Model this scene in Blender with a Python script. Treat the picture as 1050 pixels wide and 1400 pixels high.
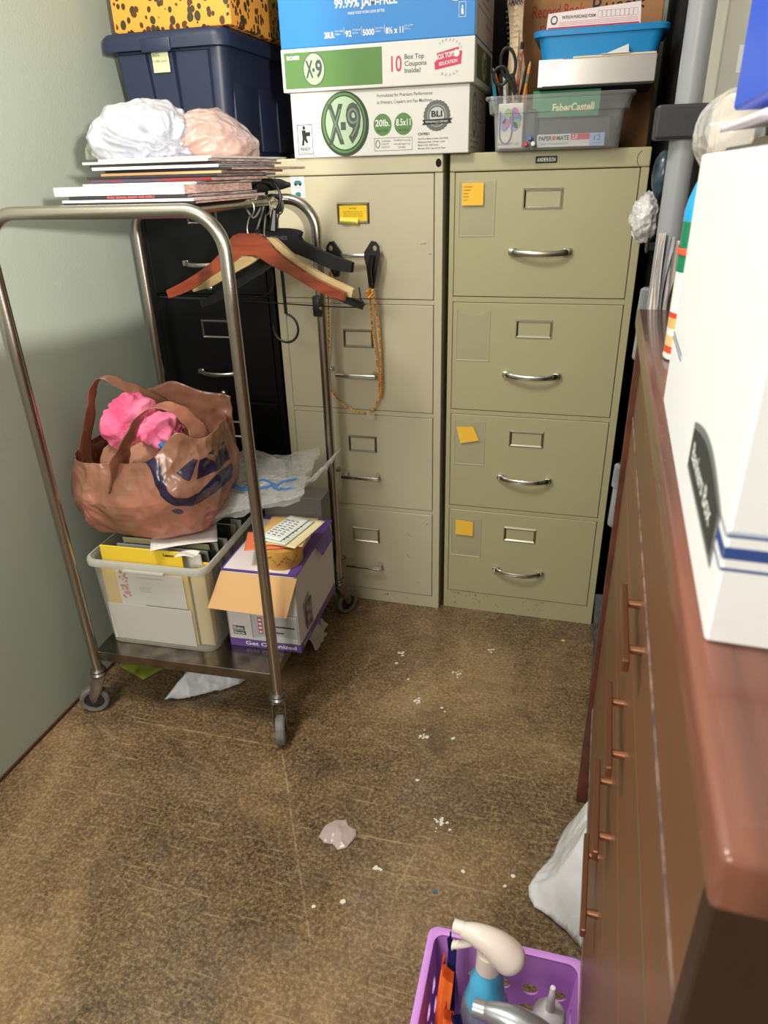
import bpy, bmesh, math, random
from mathutils import Vector, Matrix, noise
from math import sin, cos, pi, radians, atan2, hypot

S = bpy.context.scene
COL = S.collection
for o in list(bpy.data.objects):
    bpy.data.objects.remove(o)

# ------------------------------------------------------------------ camera
cam_d = bpy.data.cameras.new('camera')
cam = bpy.data.objects.new('camera', cam_d)
COL.objects.link(cam)
cam_d.sensor_fit = 'VERTICAL'
cam_d.sensor_height = 36.0
cam_d.lens = 947.676 / 1400 * 36.0
cam_d.clip_start = 0.02
_r = Vector((0.96476697, 0.26190421, -0.02511746))
_u = Vector((-0.09337654, 0.43008375, 0.89794699))
_f = Vector((-0.2459787, 0.86396421, -0.4393863))
cam.matrix_world = Matrix(((_r.x, _u.x, -_f.x, 0.3428), (_r.y, _u.y, -_f.y, -1.886),
                           (_r.z, _u.z, -_f.z, 1.2814), (0, 0, 0, 1)))
cam_d.dof.use_dof = True
cam_d.dof.focus_distance = 1.85
cam_d.dof.aperture_fstop = 11.0
S.camera = cam

# ------------------------------------------------------------------ world, exposure, lights
W = bpy.data.worlds.new('world')
S.world = W
W.use_nodes = True
W.node_tree.nodes['Background'].inputs[0].default_value = (0.9, 0.95, 1.0, 1)
W.node_tree.nodes['Background'].inputs[1].default_value = 0.16
S.view_settings.view_transform = 'Standard'
S.view_settings.look = 'None'
S.view_settings.gamma = 1.0
S.view_settings.use_curve_mapping = False
S.view_settings.exposure = 0.0


def area(name, loc, size, power, color, target):
    d = bpy.data.lights.new(name, 'AREA')
    d.shape = 'RECTANGLE'
    d.size, d.size_y = size
    d.energy = power
    d.color = color
    o = bpy.data.objects.new(name, d)
    o.location = loc
    o.rotation_euler = (Vector(target) - Vector(loc)).to_track_quat('-Z', 'Y').to_euler()
    COL.objects.link(o)
    return o


area('ceiling_lamp_light', (-0.55, -1.35, 2.44), (0.22, 0.5), 27, (1.0, 0.965, 0.91), (-0.55, -1.35, 0))
area('front_fill_light', (-0.35, -3.1, 1.9), (0.6, 0.6), 27, (1.0, 0.965, 0.92), (-0.1, -0.3, 0.7))  # added fill that brightens the cabinet fronts; the room has no doorway
# an uplighter standing behind and to the right of the photographer
_d = bpy.data.lights.new('uplighter_light', 'SPOT')
_d.energy = 230
_d.color = (1.0, 0.95, 0.88)
_d.spot_size = radians(60)
_d.spot_blend = 0.02
_d.shadow_soft_size = 0.035
_o = bpy.data.objects.new('uplighter_light', _d)
_o.location = (0.86, -2.26, 1.42)
_o.rotation_euler = Vector((-1.75, 1.71, 0.84)).to_track_quat('-Z', 'Y').to_euler()
COL.objects.link(_o)

# ------------------------------------------------------------------ materials
_M = {}


def lin(c):
    out = []
    for v in c[:3]:
        v = v / 255.0
        out.append(v / 12.92 if v <= 0.04045 else ((v + 0.055) / 1.055) ** 2.4)
    return (out[0], out[1], out[2], 1)


def mat(name, c, rough=0.5, metal=0.0, bump=0.0, bscale=60.0, alpha=1.0, transl=0.0, var=0.0, vscale=8.0,
        spec=0.5, stretch=None, c2=None, coat=0.0):
    if name in _M:
        return _M[name]
    m = bpy.data.materials.new(name)
    m.use_nodes = True
    nt = m.node_tree
    N, L = nt.nodes, nt.links
    b = N['Principled BSDF']
    out = N['Material Output']
    b.inputs['Base Color'].default_value = lin(c)
    b.inputs['Roughness'].default_value = rough
    b.inputs['Metallic'].default_value = metal
    b.inputs['Specular IOR Level'].default_value = spec
    b.inputs['Coat Weight'].default_value = coat
    tc = N.new('ShaderNodeTexCoord')
    vec = tc.outputs['Object']
    if stretch:
        mp = N.new('ShaderNodeMapping')
        mp.inputs['Scale'].default_value = stretch
        L.new(vec, mp.inputs[0])
        vec = mp.outputs[0]
    if var > 0 or c2:
        n = N.new('ShaderNodeTexNoise')
        n.inputs['Scale'].default_value = vscale
        n.inputs['Detail'].default_value = 5
        L.new(vec, n.inputs['Vector'])
        mx = N.new('ShaderNodeMixRGB')
        r = N.new('ShaderNodeValToRGB')
        r.color_ramp.elements[0].position = 0.35
        r.color_ramp.elements[1].position = 0.65
        L.new(n.outputs[0], r.inputs[0])
        L.new(r.outputs[0], mx.inputs[0])
        mx.inputs[1].default_value = lin(c)
        mx.inputs[2].default_value = lin(c2) if c2 else lin([x * (1 - var) for x in c])
        L.new(mx.outputs[0], b.inputs['Base Color'])
    if bump > 0:
        n = N.new('ShaderNodeTexNoise')
        n.inputs['Scale'].default_value = bscale
        n.inputs['Detail'].default_value = 4
        L.new(vec, n.inputs['Vector'])
        bp = N.new('ShaderNodeBump')
        bp.inputs['Strength'].default_value = bump
        bp.inputs['Distance'].default_value = 0.004
        L.new(n.outputs[0], bp.inputs['Height'])
        L.new(bp.outputs[0], b.inputs['Normal'])
    sh = b.outputs[0]
    if transl > 0:
        t = N.new('ShaderNodeBsdfTranslucent')
        t.inputs[0].default_value = lin(c)
        mi = N.new('ShaderNodeMixShader')
        mi.inputs[0].default_value = transl
        L.new(sh, mi.inputs[1])
        L.new(t.outputs[0], mi.inputs[2])
        sh = mi.outputs[0]
    if alpha < 1:
        t = N.new('ShaderNodeBsdfTransparent')
        mi = N.new('ShaderNodeMixShader')
        mi.inputs[0].default_value = alpha
        L.new(t.outputs[0], mi.inputs[1])
        L.new(sh, mi.inputs[2])
        sh = mi.outputs[0]
    L.new(sh, out.inputs[0])
    _M[name] = m
    return m


def clear_plastic(name, c, base=0.12, edge=0.75, rough=0.15):
    """thin clear film or shell: see-through face on, whiter and glossier edge on"""
    if name in _M:
        return _M[name]
    m = bpy.data.materials.new(name)
    m.use_nodes = True
    nt = m.node_tree
    N, L = nt.nodes, nt.links
    b = N['Principled BSDF']
    b.inputs['Base Color'].default_value = lin(c)
    b.inputs['Roughness'].default_value = rough
    b.inputs['Specular IOR Level'].default_value = 0.8
    t = N.new('ShaderNodeBsdfTransparent')
    lw = N.new('ShaderNodeLayerWeight')
    lw.inputs[0].default_value = 0.35
    mr = N.new('ShaderNodeMapRange')
    mr.inputs[3].default_value = base
    mr.inputs[4].default_value = edge
    L.new(lw.outputs['Facing'], mr.inputs[0])
    mi = N.new('ShaderNodeMixShader')
    L.new(mr.outputs[0], mi.inputs[0])
    L.new(t.outputs[0], mi.inputs[1])
    L.new(b.outputs[0], mi.inputs[2])
    L.new(mi.outputs[0], N['Material Output'].inputs[0])
    _M[name] = m
    return m


# ------------------------------------------------------------------ mesh helper
class G:
    def __init__(s):
        s.bm = bmesh.new()
        s.mats = []

    def mi(s, m):
        if m is None:
            return 0
        if m not in s.mats:
            s.mats.append(m)
        return s.mats.index(m)

    def _fin(s, faces, m):
        i = s.mi(m)
        for f in faces:
            f.material_index = i

    def box(s, x, y, z, m=None, bev=0.0, M=None, seg=2, taper=None):
        vs = []
        for k in (0, 1):
            for j in (0, 1):
                for i in (0, 1):
                    p = Vector((x[i], y[j], z[k]))
                    if taper and k == 0:
                        cx, cy = (x[0] + x[1]) / 2, (y[0] + y[1]) / 2
                        p.x = cx + (p.x - cx) * taper[0]
                        p.y = cy + (p.y - cy) * taper[1]
                    vs.append(s.bm.verts.new(M @ p if M else p))
        fs = [s.bm.faces.new([vs[i] for i in q]) for q in
              ((0, 2, 3, 1), (4, 5, 7, 6), (0, 1, 5, 4), (2, 6, 7, 3), (0, 4, 6, 2), (1, 3, 7, 5))]
        s._fin(fs, m)
        if bev > 0:
            es = list({e for f in fs for e in f.edges})
            r = bmesh.ops.bevel(s.bm, geom=es, offset=bev, segments=seg, affect='EDGES', profile=0.5)
            s._fin(r['faces'], m)
        return s

    def quad(s, pts, m=None):
        f = s.bm.faces.new([s.bm.verts.new(Vector(p)) for p in pts])
        s._fin([f], m)
        return s

    def sweep(s, pts, rad, seg=12, m=None, closed=False, cap=True, up=None):
        pts = [Vector(p) for p in pts]
        n = len(pts)
        if not isinstance(rad, (list, tuple)) or (len(rad) == 2 and not isinstance(rad[0], (list, tuple)) and n != 2):
            rad = [rad] * n
        rad = [(r, r) if not isinstance(r, (list, tuple)) else r for r in rad]
        tang = []
        for i in range(n):
            a = pts[(i - 1) % n] if (closed or i > 0) else pts[i]
            b = pts[(i + 1) % n] if (closed or i < n - 1) else pts[i]
            t = (b - a)
            tang.append(t.normalized() if t.length > 1e-9 else Vector((0, 0, 1)))
        u = Vector(up) if up else (Vector((0, 0, 1)) if abs(tang[0].z) < 0.9 else Vector((1, 0, 0)))
        rings = []
        for i in range(n):
            t = tang[i]
            u = (Vector(up) if up else u)
            u = (u - t * u.dot(t))
            if u.length < 1e-6:
                u = t.orthogonal()
            u.normalize()
            w = t.cross(u)
            ring = []
            for k in range(seg):
                a = 2 * pi * k / seg
                ring.append(s.bm.verts.new(pts[i] + w * (cos(a) * rad[i][0]) + u * (sin(a) * rad[i][1])))
            rings.append(ring)
        fs = []
        for i in range(n if closed else n - 1):
            A, B = rings[i], rings[(i + 1) % n]
            for k in range(seg):
                fs.append(s.bm.faces.new((A[k], A[(k + 1) % seg], B[(k + 1) % seg], B[k])))
        if cap and not closed:
            fs.append(s.bm.faces.new(list(reversed(rings[0]))))
            fs.append(s.bm.faces.new(rings[-1]))
        s._fin(fs, m)
        return s

    def lathe(s, prof, seg=24, m=None, M=None):
        rings = []
        for r, z in prof:
            if r < 1e-6:
                p = Vector((0, 0, z))
                rings.append([s.bm.verts.new(M @ p if M else p)])
            else:
                ring = []
                for k in range(seg):
                    p = Vector((r * cos(2 * pi * k / seg), r * sin(2 * pi * k / seg), z))
                    ring.append(s.bm.verts.new(M @ p if M else p))
                rings.append(ring)
        fs = []
        for A, B in zip(rings, rings[1:]):
            if len(A) == 1 and len(B) == 1:
                continue
            for k in range(seg):
                k2 = (k + 1) % seg
                if len(A) == 1:
                    fs.append(s.bm.faces.new((A[0], B[k2], B[k])))
                elif len(B) == 1:
                    fs.append(s.bm.faces.new((A[k], A[k2], B[0])))
                else:
                    fs.append(s.bm.faces.new((A[k], A[k2], B[k2], B[k])))
        s._fin(fs, m)
        return s

    def prism(s, poly, fr, d0, d1, m=None, bev=0.0):
        """poly: 2D points in the frame fr=(O,U,V); extruded from d0 to d1 along U x V"""
        O, U, V = [Vector(a) for a in fr]
        Nn = U.cross(V)
        a = [s.bm.verts.new(O + U * p[0] + V * p[1] + Nn * d0) for p in poly]
        b = [s.bm.verts.new(O + U * p[0] + V * p[1] + Nn * d1) for p in poly]
        n = len(poly)
        fs = [s.bm.faces.new(list(reversed(a))), s.bm.faces.new(b)]
        caps = list(fs)
        for i in range(n):
            fs.append(s.bm.faces.new((a[i], a[(i + 1) % n], b[(i + 1) % n], b[i])))
        s._fin(fs, m)
        if bev > 0:
            es = list({e for f in caps for e in f.edges})
            r = bmesh.ops.bevel(s.bm, geom=es, offset=bev, segments=2, affect='EDGES', profile=0.5)
            s._fin(r['faces'], m)
        return s

    def grid(s, fn, nu, nv, m=None, cu=False, cv=False):
        V = [[s.bm.verts.new(Vector(fn(i / (nu if cu else nu - 1), j / (nv if cv else nv - 1)))) for j in range(nv)] for i in range(nu)]
        fs = []
        for i in range(nu if cu else nu - 1):
            for j in range(nv if cv else nv - 1):
                fs.append(s.bm.faces.new((V[i][j], V[(i + 1) % nu][j], V[(i + 1) % nu][(j + 1) % nv], V[i][(j + 1) % nv])))
        s._fin(fs, m)
        return V

    # printing on a flat face: fr=(O,U,V)
    def p_rect(s, fr, u0, v0, u1, v1, m, lay=1):
        O, U, V = [Vector(a) for a in fr]
        o = O + U.cross(V) * (0.0004 * lay)
        return s.quad([o + U * u0 + V * v0, o + U * u1 + V * v0, o + U * u1 + V * v1, o + U * u0 + V * v1], m)

    def p_ell(s, fr, u, v, a, b, m, lay=1, ring=None, n=32):
        O, U, V = [Vector(q) for q in fr]
        o = O + U.cross(V) * (0.0004 * lay) + U * u + V * v
        P = [o + U * (a * cos(2 * pi * k / n)) + V * (b * sin(2 * pi * k / n)) for k in range(n)]
        if ring is None:
            return s.quad(P, m)
        Q = [o + U * ((a - ring) * cos(2 * pi * k / n)) + V * ((b - ring) * sin(2 * pi * k / n)) for k in range(n)]
        vp = [s.bm.verts.new(p) for p in P]
        vq = [s.bm.verts.new(p) for p in Q]
        s._fin([s.bm.faces.new((vp[k], vp[(k + 1) % n], vq[(k + 1) % n], vq[k])) for k in range(n)], m)
        return s

    def p_frame(s, fr, u0, v0, u1, v1, w, m, lay=1):
        s.p_rect(fr, u0, v0, u1, v0 + w, m, lay)
        s.p_rect(fr, u0, v1 - w, u1, v1, m, lay)
        s.p_rect(fr, u0, v0 + w, u0 + w, v1 - w, m, lay)
        return s.p_rect(fr, u1 - w, v0 + w, u1, v1 - w, m, lay)

    def p_poly(s, fr, pts, m, lay=1):
        O, U, V = [Vector(q) for q in fr]
        o = O + U.cross(V) * (0.0004 * lay)
        return s.quad([o + U * p[0] + V * p[1] for p in pts], m)

    def p_text(s, fr, txt, u, v, h, m, w=None, bold=0.0, align='LEFT', lay=1, rot=0.0, xs=1.0):
        """h = capital height; w = total width to fit"""
        vs, fs = text_geo(txt, bold)
        if not vs:
            return s
        x0 = min(p[0] for p in vs)
        x1 = max(p[0] for p in vs)
        sc = h / 0.70
        sx = (w / (x1 - x0)) if w else sc * xs
        O, U, V = [Vector(q) for q in fr]
        o = O + U.cross(V) * (0.0004 * lay) + U * u + V * v
        off = {'LEFT': 0, 'CENTER': -(x1 - x0) * sx / 2, 'RIGHT': -(x1 - x0) * sx}[align]
        cr, sr = cos(rot), sin(rot)
        nv = []
        for p in vs:
            a, b = (p[0] - x0) * sx + off, p[1] * sc
            nv.append(s.bm.verts.new(o + U * (a * cr - b * sr) + V * (a * sr + b * cr)))
        i = s.mi(m)
        for f in fs:
            try:
                q = s.bm.faces.new([nv[k] for k in f])
                q.material_index = i
            except ValueError:
                pass
        return s

    def build(s, name, m=None, parent=None, smooth=35, loc=None, attr=None):
        me = bpy.data.meshes.new(name)
        if attr is not None:
            lay = s.bm.verts.layers.float.new('print_mask')
            for v in s.bm.verts:
                v[lay] = attr(v.co, v.normal)
        s.bm.to_mesh(me)
        s.bm.free()
        ms = s.mats if s.mats else [m]
        if s.mats and m is not None and m not in s.mats:
            ms = s.mats
        for q in ms:
            me.materials.append(q)
        if smooth is not None:
            me.shade_smooth()
            me.set_sharp_from_angle(angle=radians(smooth))
        o = bpy.data.objects.new(name, me)
        COL.objects.link(o)
        if parent:
            o.parent = parent
        if loc:
            o.location = loc
        return o


_TXT = {}


def text_geo(txt, bold):
    k = (txt, bold)
    if k not in _TXT:
        cu = bpy.data.curves.new('t', 'FONT')
        cu.body = txt
        cu.offset = bold
        cu.resolution_u = 3
        o = bpy.data.objects.new('t', cu)
        me = o.to_mesh()
        _TXT[k] = ([tuple(v.co) for v in me.vertices], [tuple(p.vertices) for p in me.polygons])
        o.to_mesh_clear()
        bpy.data.objects.remove(o)
        bpy.data.curves.remove(cu)
    return _TXT[k]


def thing(name, label, cat, loc=(0, 0, 0), rz=0.0, group=None):
    o = bpy.data.objects.new(name, None)
    COL.objects.link(o)
    o.location = loc
    o.rotation_euler = (0, 0, rz)
    o.empty_display_size = 0.05
    return tag(o, label, cat, group)


def tag(o, label, cat, group=None):
    o['label'] = label
    o['category'] = cat
    if group:
        o['group'] = group
    return o


def struct(o):
    o['kind'] = 'structure'
    return o


def recenter(o):
    """move a single-mesh thing's origin to the middle of its base"""
    me = o.data
    xs = [v.co.x for v in me.vertices]
    ys = [v.co.y for v in me.vertices]
    zs = [v.co.z for v in me.vertices]
    c = Vector(((min(xs) + max(xs)) / 2, (min(ys) + max(ys)) / 2, min(zs)))
    me.transform(Matrix.Translation(-c))
    o.location = Vector(o.location) + c
    return o


def spline(pts, n=8, closed=False):
    pts = [Vector(p) for p in pts]
    out = []
    m = len(pts)
    for i in range(m if closed else m - 1):
        p0 = pts[(i - 1) % m] if (closed or i > 0) else pts[i]
        p1 = pts[i]
        p2 = pts[(i + 1) % m]
        p3 = pts[(i + 2) % m] if (closed or i + 2 < m) else p2
        for k in range(n):
            t = k / n
            out.append(0.5 * ((2 * p1) + (p2 - p0) * t + (2 * p0 - 5 * p1 + 4 * p2 - p3) * t * t + (3 * p1 - p0 - 3 * p2 + p3) * t ** 3))
    if not closed:
        out.append(pts[-1])
    return out


def fold(p, s, seed=0.0):
    """creased plastic: ridged noise, about 0..1"""
    q = Vector(p) * s + Vector((seed, seed * 1.7, -seed))
    a = 1 - abs(noise.noise(q)) * 2.2
    b = 1 - abs(noise.noise(q * 2.3 + Vector((5, 3, 1)))) * 2.2
    return a * 0.65 + b * 0.35


def segd(px, py, a, b):
    ax, ay = a
    bx, by = b
    dx, dy = bx - ax, by - ay
    t = max(0, min(1, ((px - ax) * dx + (py - ay) * dy) / (dx * dx + dy * dy + 1e-12)))
    return hypot(px - ax - t * dx, py - ay - t * dy)


WHITE = mat('white_ink', (232, 232, 228), 0.6)
BLACK = mat('black_ink', (28, 27, 27), 0.6)
GREYINK = mat('grey_ink', (105, 105, 105), 0.6)

# ------------------------------------------------------------------ the room
XL, XR, YB, YF, ZC = -0.888, 1.02, 0.72, -3.3, 2.5


def floor_mat():
    m = bpy.data.materials.new('sealed_concrete')
    m.use_nodes = True
    nt = m.node_tree
    N, L = nt.nodes, nt.links
    b = N['Principled BSDF']
    tc = N.new('ShaderNodeTexCoord')
    P = tc.outputs['Object']

    def nz(sc, det=6, rough=0.6, dist=0.0):
        n = N.new('ShaderNodeTexNoise')
        n.inputs['Scale'].default_value = sc
        n.inputs['Detail'].default_value = det
        n.inputs['Roughness'].default_value = rough
        n.inputs['Distortion'].default_value = dist
        L.new(P, n.inputs['Vector'])
        return n.outputs[0]

    def ramp(src, *el):
        r = N.new('ShaderNodeValToRGB')
        while len(r.color_ramp.elements) < len(el):
            r.color_ramp.elements.new(0.5)
        for e, (pos, c) in zip(r.color_ramp.elements, el):
            e.position = pos
            e.color = lin(c)
        L.new(src, r.inputs[0])
        return r.outputs[0]

    def mix(f, a, bb, mode='MIX'):
        x = N.new('ShaderNodeMixRGB')
        x.blend_type = mode
        for i, q in ((0, f), (1, a), (2, bb)):
            if hasattr(q, 'is_output'):
                L.new(q, x.inputs[i])
            elif i == 0:
                x.inputs[0].default_value = q
            else:
                x.inputs[i].default_value = lin(q)
        return x.outputs[0]

    def math_(op, a, bb=None, clamp=False):
        x = N.new('ShaderNodeMath')
        x.operation = op
        x.use_clamp = clamp
        for i, q in ((0, a), (1, bb)):
            if q is None:
                continue
            if hasattr(q, 'is_output'):
                L.new(q, x.inputs[i])
            else:
                x.inputs[i].default_value = q
        return x.outputs[0]

    base = ramp(nz(1.9, 9, 0.66, 0.8), (0.36, (64, 51, 38)), (0.46, (100, 79, 56)), (0.54, (134, 107, 76)), (0.64, (174, 143, 103)))
    fine = ramp(nz(130, 4, 0.7), (0.38, (48, 37, 26)), (0.50, (118, 94, 67)), (0.62, (194, 164, 122)))
    col = mix(0.42, base, fine)
    grit = ramp(nz(38, 6, 0.72, 1.2), (0.44, (62, 51, 36)), (0.57, (168, 143, 104)))
    col = mix(0.15, col, grit)
    stain = ramp(nz(5.2, 4, 0.55, 1.5), (0.56, (0, 0, 0)), (0.74, (255, 255, 255)))
    col = mix(math_('MULTIPLY', stain, 0.5), col, (62, 56, 45))
    # fine random scratches
    sc = N.new('ShaderNodeTexNoise')
    mp = N.new('ShaderNodeMapping')
    mp.inputs['Scale'].default_value = (7, 95, 1)
    mp.inputs['Rotation'].default_value = (0, 0, 0.5)
    L.new(P, mp.inputs[0])
    L.new(mp.outputs[0], sc.inputs['Vector'])
    sc.inputs['Scale'].default_value = 1.6
    sc.inputs['Detail'].default_value = 3
    scr = ramp(sc.outputs[0], (0.61, (0, 0, 0)), (0.70, (255, 255, 255)))
    col = mix(math_('MULTIPLY', scr, 0.34), col, (190, 168, 124))
    # long score lines and seams scratched in the floor
    xyz = N.new('ShaderNodeSeparateXYZ')
    wob = N.new('ShaderNodeTexNoise')
    wob.inputs['Scale'].default_value = 9
    L.new(P, wob.inputs['Vector'])
    vm = N.new('ShaderNodeVectorMath')
    vm.operation = 'MULTIPLY_ADD'
    L.new(wob.outputs['Color'], vm.inputs[0])
    vm.inputs[1].default_value = (0.006, 0.006, 0)
    L.new(P, vm.inputs[2])
    L.new(vm.outputs[0], xyz.inputs[0])
    tot = None
    for (ax, ay), (bx, by), w, s in (((-0.298, -0.66), (-0.027, -1.154), 0.0016, 0.8), ((-0.689, -0.714), (-0.28, -0.707), 0.0022, 0.9),
                                     ((-0.073, -0.905), (0.138, -0.901), 0.0018, 0.9), ((0.024, -0.977), (0.292, -0.968), 0.0016, 0.7),
                                     ((-0.15, -0.30), (-0.17, -0.46), 0.0016, 0.6), ((0.12, -0.90), (0.10, -1.02), 0.0018, 0.7),
                                     ((-0.55, -0.80), (-0.36, -0.84), 0.0014, 0.5), ((0.20, -1.0), (0.25, -1.08), 0.0012, 0.5),
                                     ((0.28, -0.55), (0.40, -0.78), 0.0014, 0.5), ((-0.6, -1.05), (-0.3, -1.2), 0.0014, 0.4)):
        dx, dy = bx - ax, by - ay
        l2 = dx * dx + dy * dy
        px = math_('SUBTRACT', xyz.outputs[0], ax)
        py = math_('SUBTRACT', xyz.outputs[1], ay)
        t = math_('DIVIDE', math_('ADD', math_('MULTIPLY', px, dx), math_('MULTIPLY', py, dy)), l2, True)
        qx = math_('SUBTRACT', px, math_('MULTIPLY', t, dx))
        qy = math_('SUBTRACT', py, math_('MULTIPLY', t, dy))
        d = math_('SQRT', math_('ADD', math_('MULTIPLY', qx, qx), math_('MULTIPLY', qy, qy)))
        k = math_('MULTIPLY', math_('SUBTRACT', 1.0, math_('DIVIDE', d, w * 1.8), True), s * 0.7)
        tot = k if tot is None else math_('MAXIMUM', tot, k)
    col = mix(math_('MULTIPLY', tot, ramp(nz(30, 3), (0.35, (60, 60, 60)), (0.6, (255, 255, 255)))), col, (196, 172, 124))
    L.new(col, b.inputs['Base Color'])
    rr = N.new('ShaderNodeMapRange')
    rr.inputs[3].default_value = 0.08
    rr.inputs[4].default_value = 0.34
    rr.inputs[1].default_value = 0.36
    rr.inputs[2].default_value = 0.64
    L.new(nz(7, 5, 0.6), rr.inputs[0])
    L.new(rr.outputs[0], b.inputs['Roughness'])
    b.inputs['Specular IOR Level'].default_value = 0.6
    bp = N.new('ShaderNodeBump')
    bp.inputs['Strength'].default_value = 0.08
    bp.inputs['Distance'].default_value = 0.002
    L.new(nz(70, 5, 0.65), bp.inputs['Height'])
    L.new(bp.outputs[0], b.inputs['Normal'])
    return m


paint = mat('sage_wall_paint', (174, 183, 168), 0.55, bump=0.12, bscale=180)
paint2 = mat('pale_wall_paint', (205, 203, 190), 0.6, bump=0.1, bscale=160)
T = 0.08
struct(G().box((XL - T, XR + T), (YF - T, YB + T), (-0.1, 0)).build('floor', floor_mat(), smooth=None))
struct(G().box((XL - T, XR + T), (YF - T, YB + T), (ZC, ZC + 0.1)).build('ceiling', mat('ceiling_white', (215, 214, 206), 0.8), smooth=None))
struct(G().box((XL - T, XL), (YF, YB), (0, ZC)).build('wall_left', paint, smooth=None))
struct(G().box((XR, XR + T), (YF, YB), (0, ZC)).build('wall_right', paint2, smooth=None))
struct(G().box((XL - T, XR + T), (YB, YB + T), (0, ZC)).build('wall_back', paint, smooth=None))
struct(G().box((XL - T, XR + T), (YF - T, YF), (0, ZC)).build('wall_front', paint2, smooth=None))
struct(G().box((XL, XL + 0.004), (YF, YB), (0, 0.010)).build('baseboard_left', mat('rusty_floor_edge', (84, 52, 36), 0.7), smooth=None))

# ceiling lamp housings (the lights above)
g = G()
g.box((-0.73, -0.37), (-1.75, -0.95), (2.455, 2.5), mat('lamp_housing', (225, 225, 220), 0.5), 0.006)
tag(recenter(g.build('ceiling_lamp')), 'white rectangular ceiling lamp above the trolley', 'lamp')

# ------------------------------------------------------------------ filing cabinets
chrome = mat('chrome', (222, 220, 216), 0.22, 1.0)
nickel = mat('brushed_nickel', (178, 174, 166), 0.3, 1.0)
dullchrome = mat('worn_chrome', (184, 178, 164), 0.3, 1.0)
steel = mat('brushed_stainless', (176, 168, 158), 0.27, 1.0, bump=0.05, bscale=300)
darkgap = mat('dark_interior', (12, 12, 11), 0.9)
beige = mat('almond_enamel', (198, 189, 161), 0.38, bump=0.03, bscale=300, spec=0.4)
olive = mat('putty_green_enamel', (179, 172, 134), 0.38, bump=0.03, bscale=300, spec=0.4)
blackm = mat('black_enamel', (9, 9, 10), 0.42, spec=0.25)
H = 1.32


def label_holder(parent, x, z, w, h, y, m, back=None):
    g = G()
    t = 0.0075
    fr = ((x, y, z), (1, 0, 0), (0, 0, 1))
    # sloping picture-frame rim
    o = [(-w / 2, -h / 2), (w / 2, -h / 2), (w / 2, h / 2), (-w / 2, h / 2)]
    i_ = [(-w / 2 + t, -h / 2 + t), (w / 2 - t, -h / 2 + t), (w / 2 - t, h / 2 - t), (-w / 2 + t, h / 2 - t)]
    mid = [((a[0] + b[0]) / 2, (a[1] + b[1]) / 2) for a, b in zip(o, i_)]

    def ring(pts, d):
        return [g.bm.verts.new((x + p[0], y - d, z + p[1])) for p in pts]
    A, B, C = ring(o, 0.0), ring(mid, 0.0045), ring(i_, 0.001)
    D = ring(o, -0.001)
    for P, Q in ((D, A), (A, B), (B, C)):
        for k in range(4):
            g.bm.faces.new((P[k], P[(k + 1) % 4], Q[(k + 1) % 4], Q[k]))
    ob = g.build('label_holder', m, parent, smooth=None)
    if back:
        g = G()
        g.box((x - w / 2 + t, x + w / 2 - t), (y - 0.0012, y - 0.0002), (z - h / 2 + t, z + h / 2 - t), back)
        g.build('label_card', None, ob, smooth=None)
    return ob


def arch_handle(parent, x, z, w, y, m):
    """bow pull whose middle stands out and dips a little"""
    g = G()
    pts, rad = [], []
    n = 20
    for i in range(n + 1):
        t = -1 + 2 * i / n
        pts.append((x + t * w / 2, y - 0.006 - 0.021 * (1 - t * t) ** 0.6, z - 0.002 * (1 - t * t)))
        rad.append((0.0032 if abs(t) < 0.8 else 0.0032 + 0.003 * (abs(t) - 0.8) / 0.2, 0.0068 + 0.003 * max(0, abs(t) - 0.75) / 0.25))
    g.sweep(pts, rad, 12, up=(0, 0, 1))
    for sx in (-1, 1):
        g.box((x + sx * w / 2 - 0.011, x + sx * w / 2 + 0.009), (y - 0.012, y + 0.0005), (z - 0.006, z + 0.010), None, 0.003)
    return g.build('handle', m, parent)


def bar_handle(parent, x, z, w, y, m):
    g = G()
    g.box((x - w / 2, x + w / 2), (y - 0.034, y - 0.027), (z - 0.006, z + 0.005), None, 0.0025)
    for sx in (-1, 1):
        g.sweep([(x + sx * (w / 2 - 0.010), y + 0.0005, z + 0.004), (x + sx * (w / 2 - 0.009), y - 0.029, z)], [0.007, 0.0045], 12)
    return g.build('handle', m, parent)


def cabinet(label, x0, x1, y0, fl, frr, rows, m, style, dep=0.67):
    t = thing('filing_cabinet', label, 'filing cabinet', ((x0 + x1) / 2, y0, 0))
    X0, X1 = -(x1 - x0) / 2, (x1 - x0) / 2
    g = G()
    g.box((X0, X0 + fl), (0, dep), (0, rows[0][0] + 0.002), m, 0.001, seg=1)
    g.box((X1 - frr, X1), (0, dep), (0, rows[0][0] + 0.002), m, 0.001, seg=1)
    g.box((X0, X1), (-0.004, dep), (rows[0][0] + 0.002, H), m, 0.003)
    g.box((X0 + fl, X1 - frr), (dep - 0.01, dep), (0.0, rows[0][0]), m)
    g.box((X0 + fl, X1 - frr), (0.001, 0.03), (0.0, rows[-1][1] - 0.002), m)
    for a, b in zip(rows, rows[1:]):
        g.box((X0 + fl, X1 - frr), (0.0, 0.03), (b[0] + 0.0015, a[1] - 0.0015), m)
    g.box((X0 + fl, X1 - frr), (0.035, 0.04), (0.02, rows[0][0]), darkgap)
    g.build('body', None, t, smooth=None)
    cx = (fl - frr) / 2
    drawers = []
    for zt, zb in rows:
        g = G()
        g.box((X0 + fl + 0.0015, X1 - frr - 0.0015), (-0.002, 0.030), (zb, zt), m, 0.0015, seg=1)
        drawers.append(g.build('drawer', None, t, smooth=None))
    return t, drawers, cx


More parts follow.
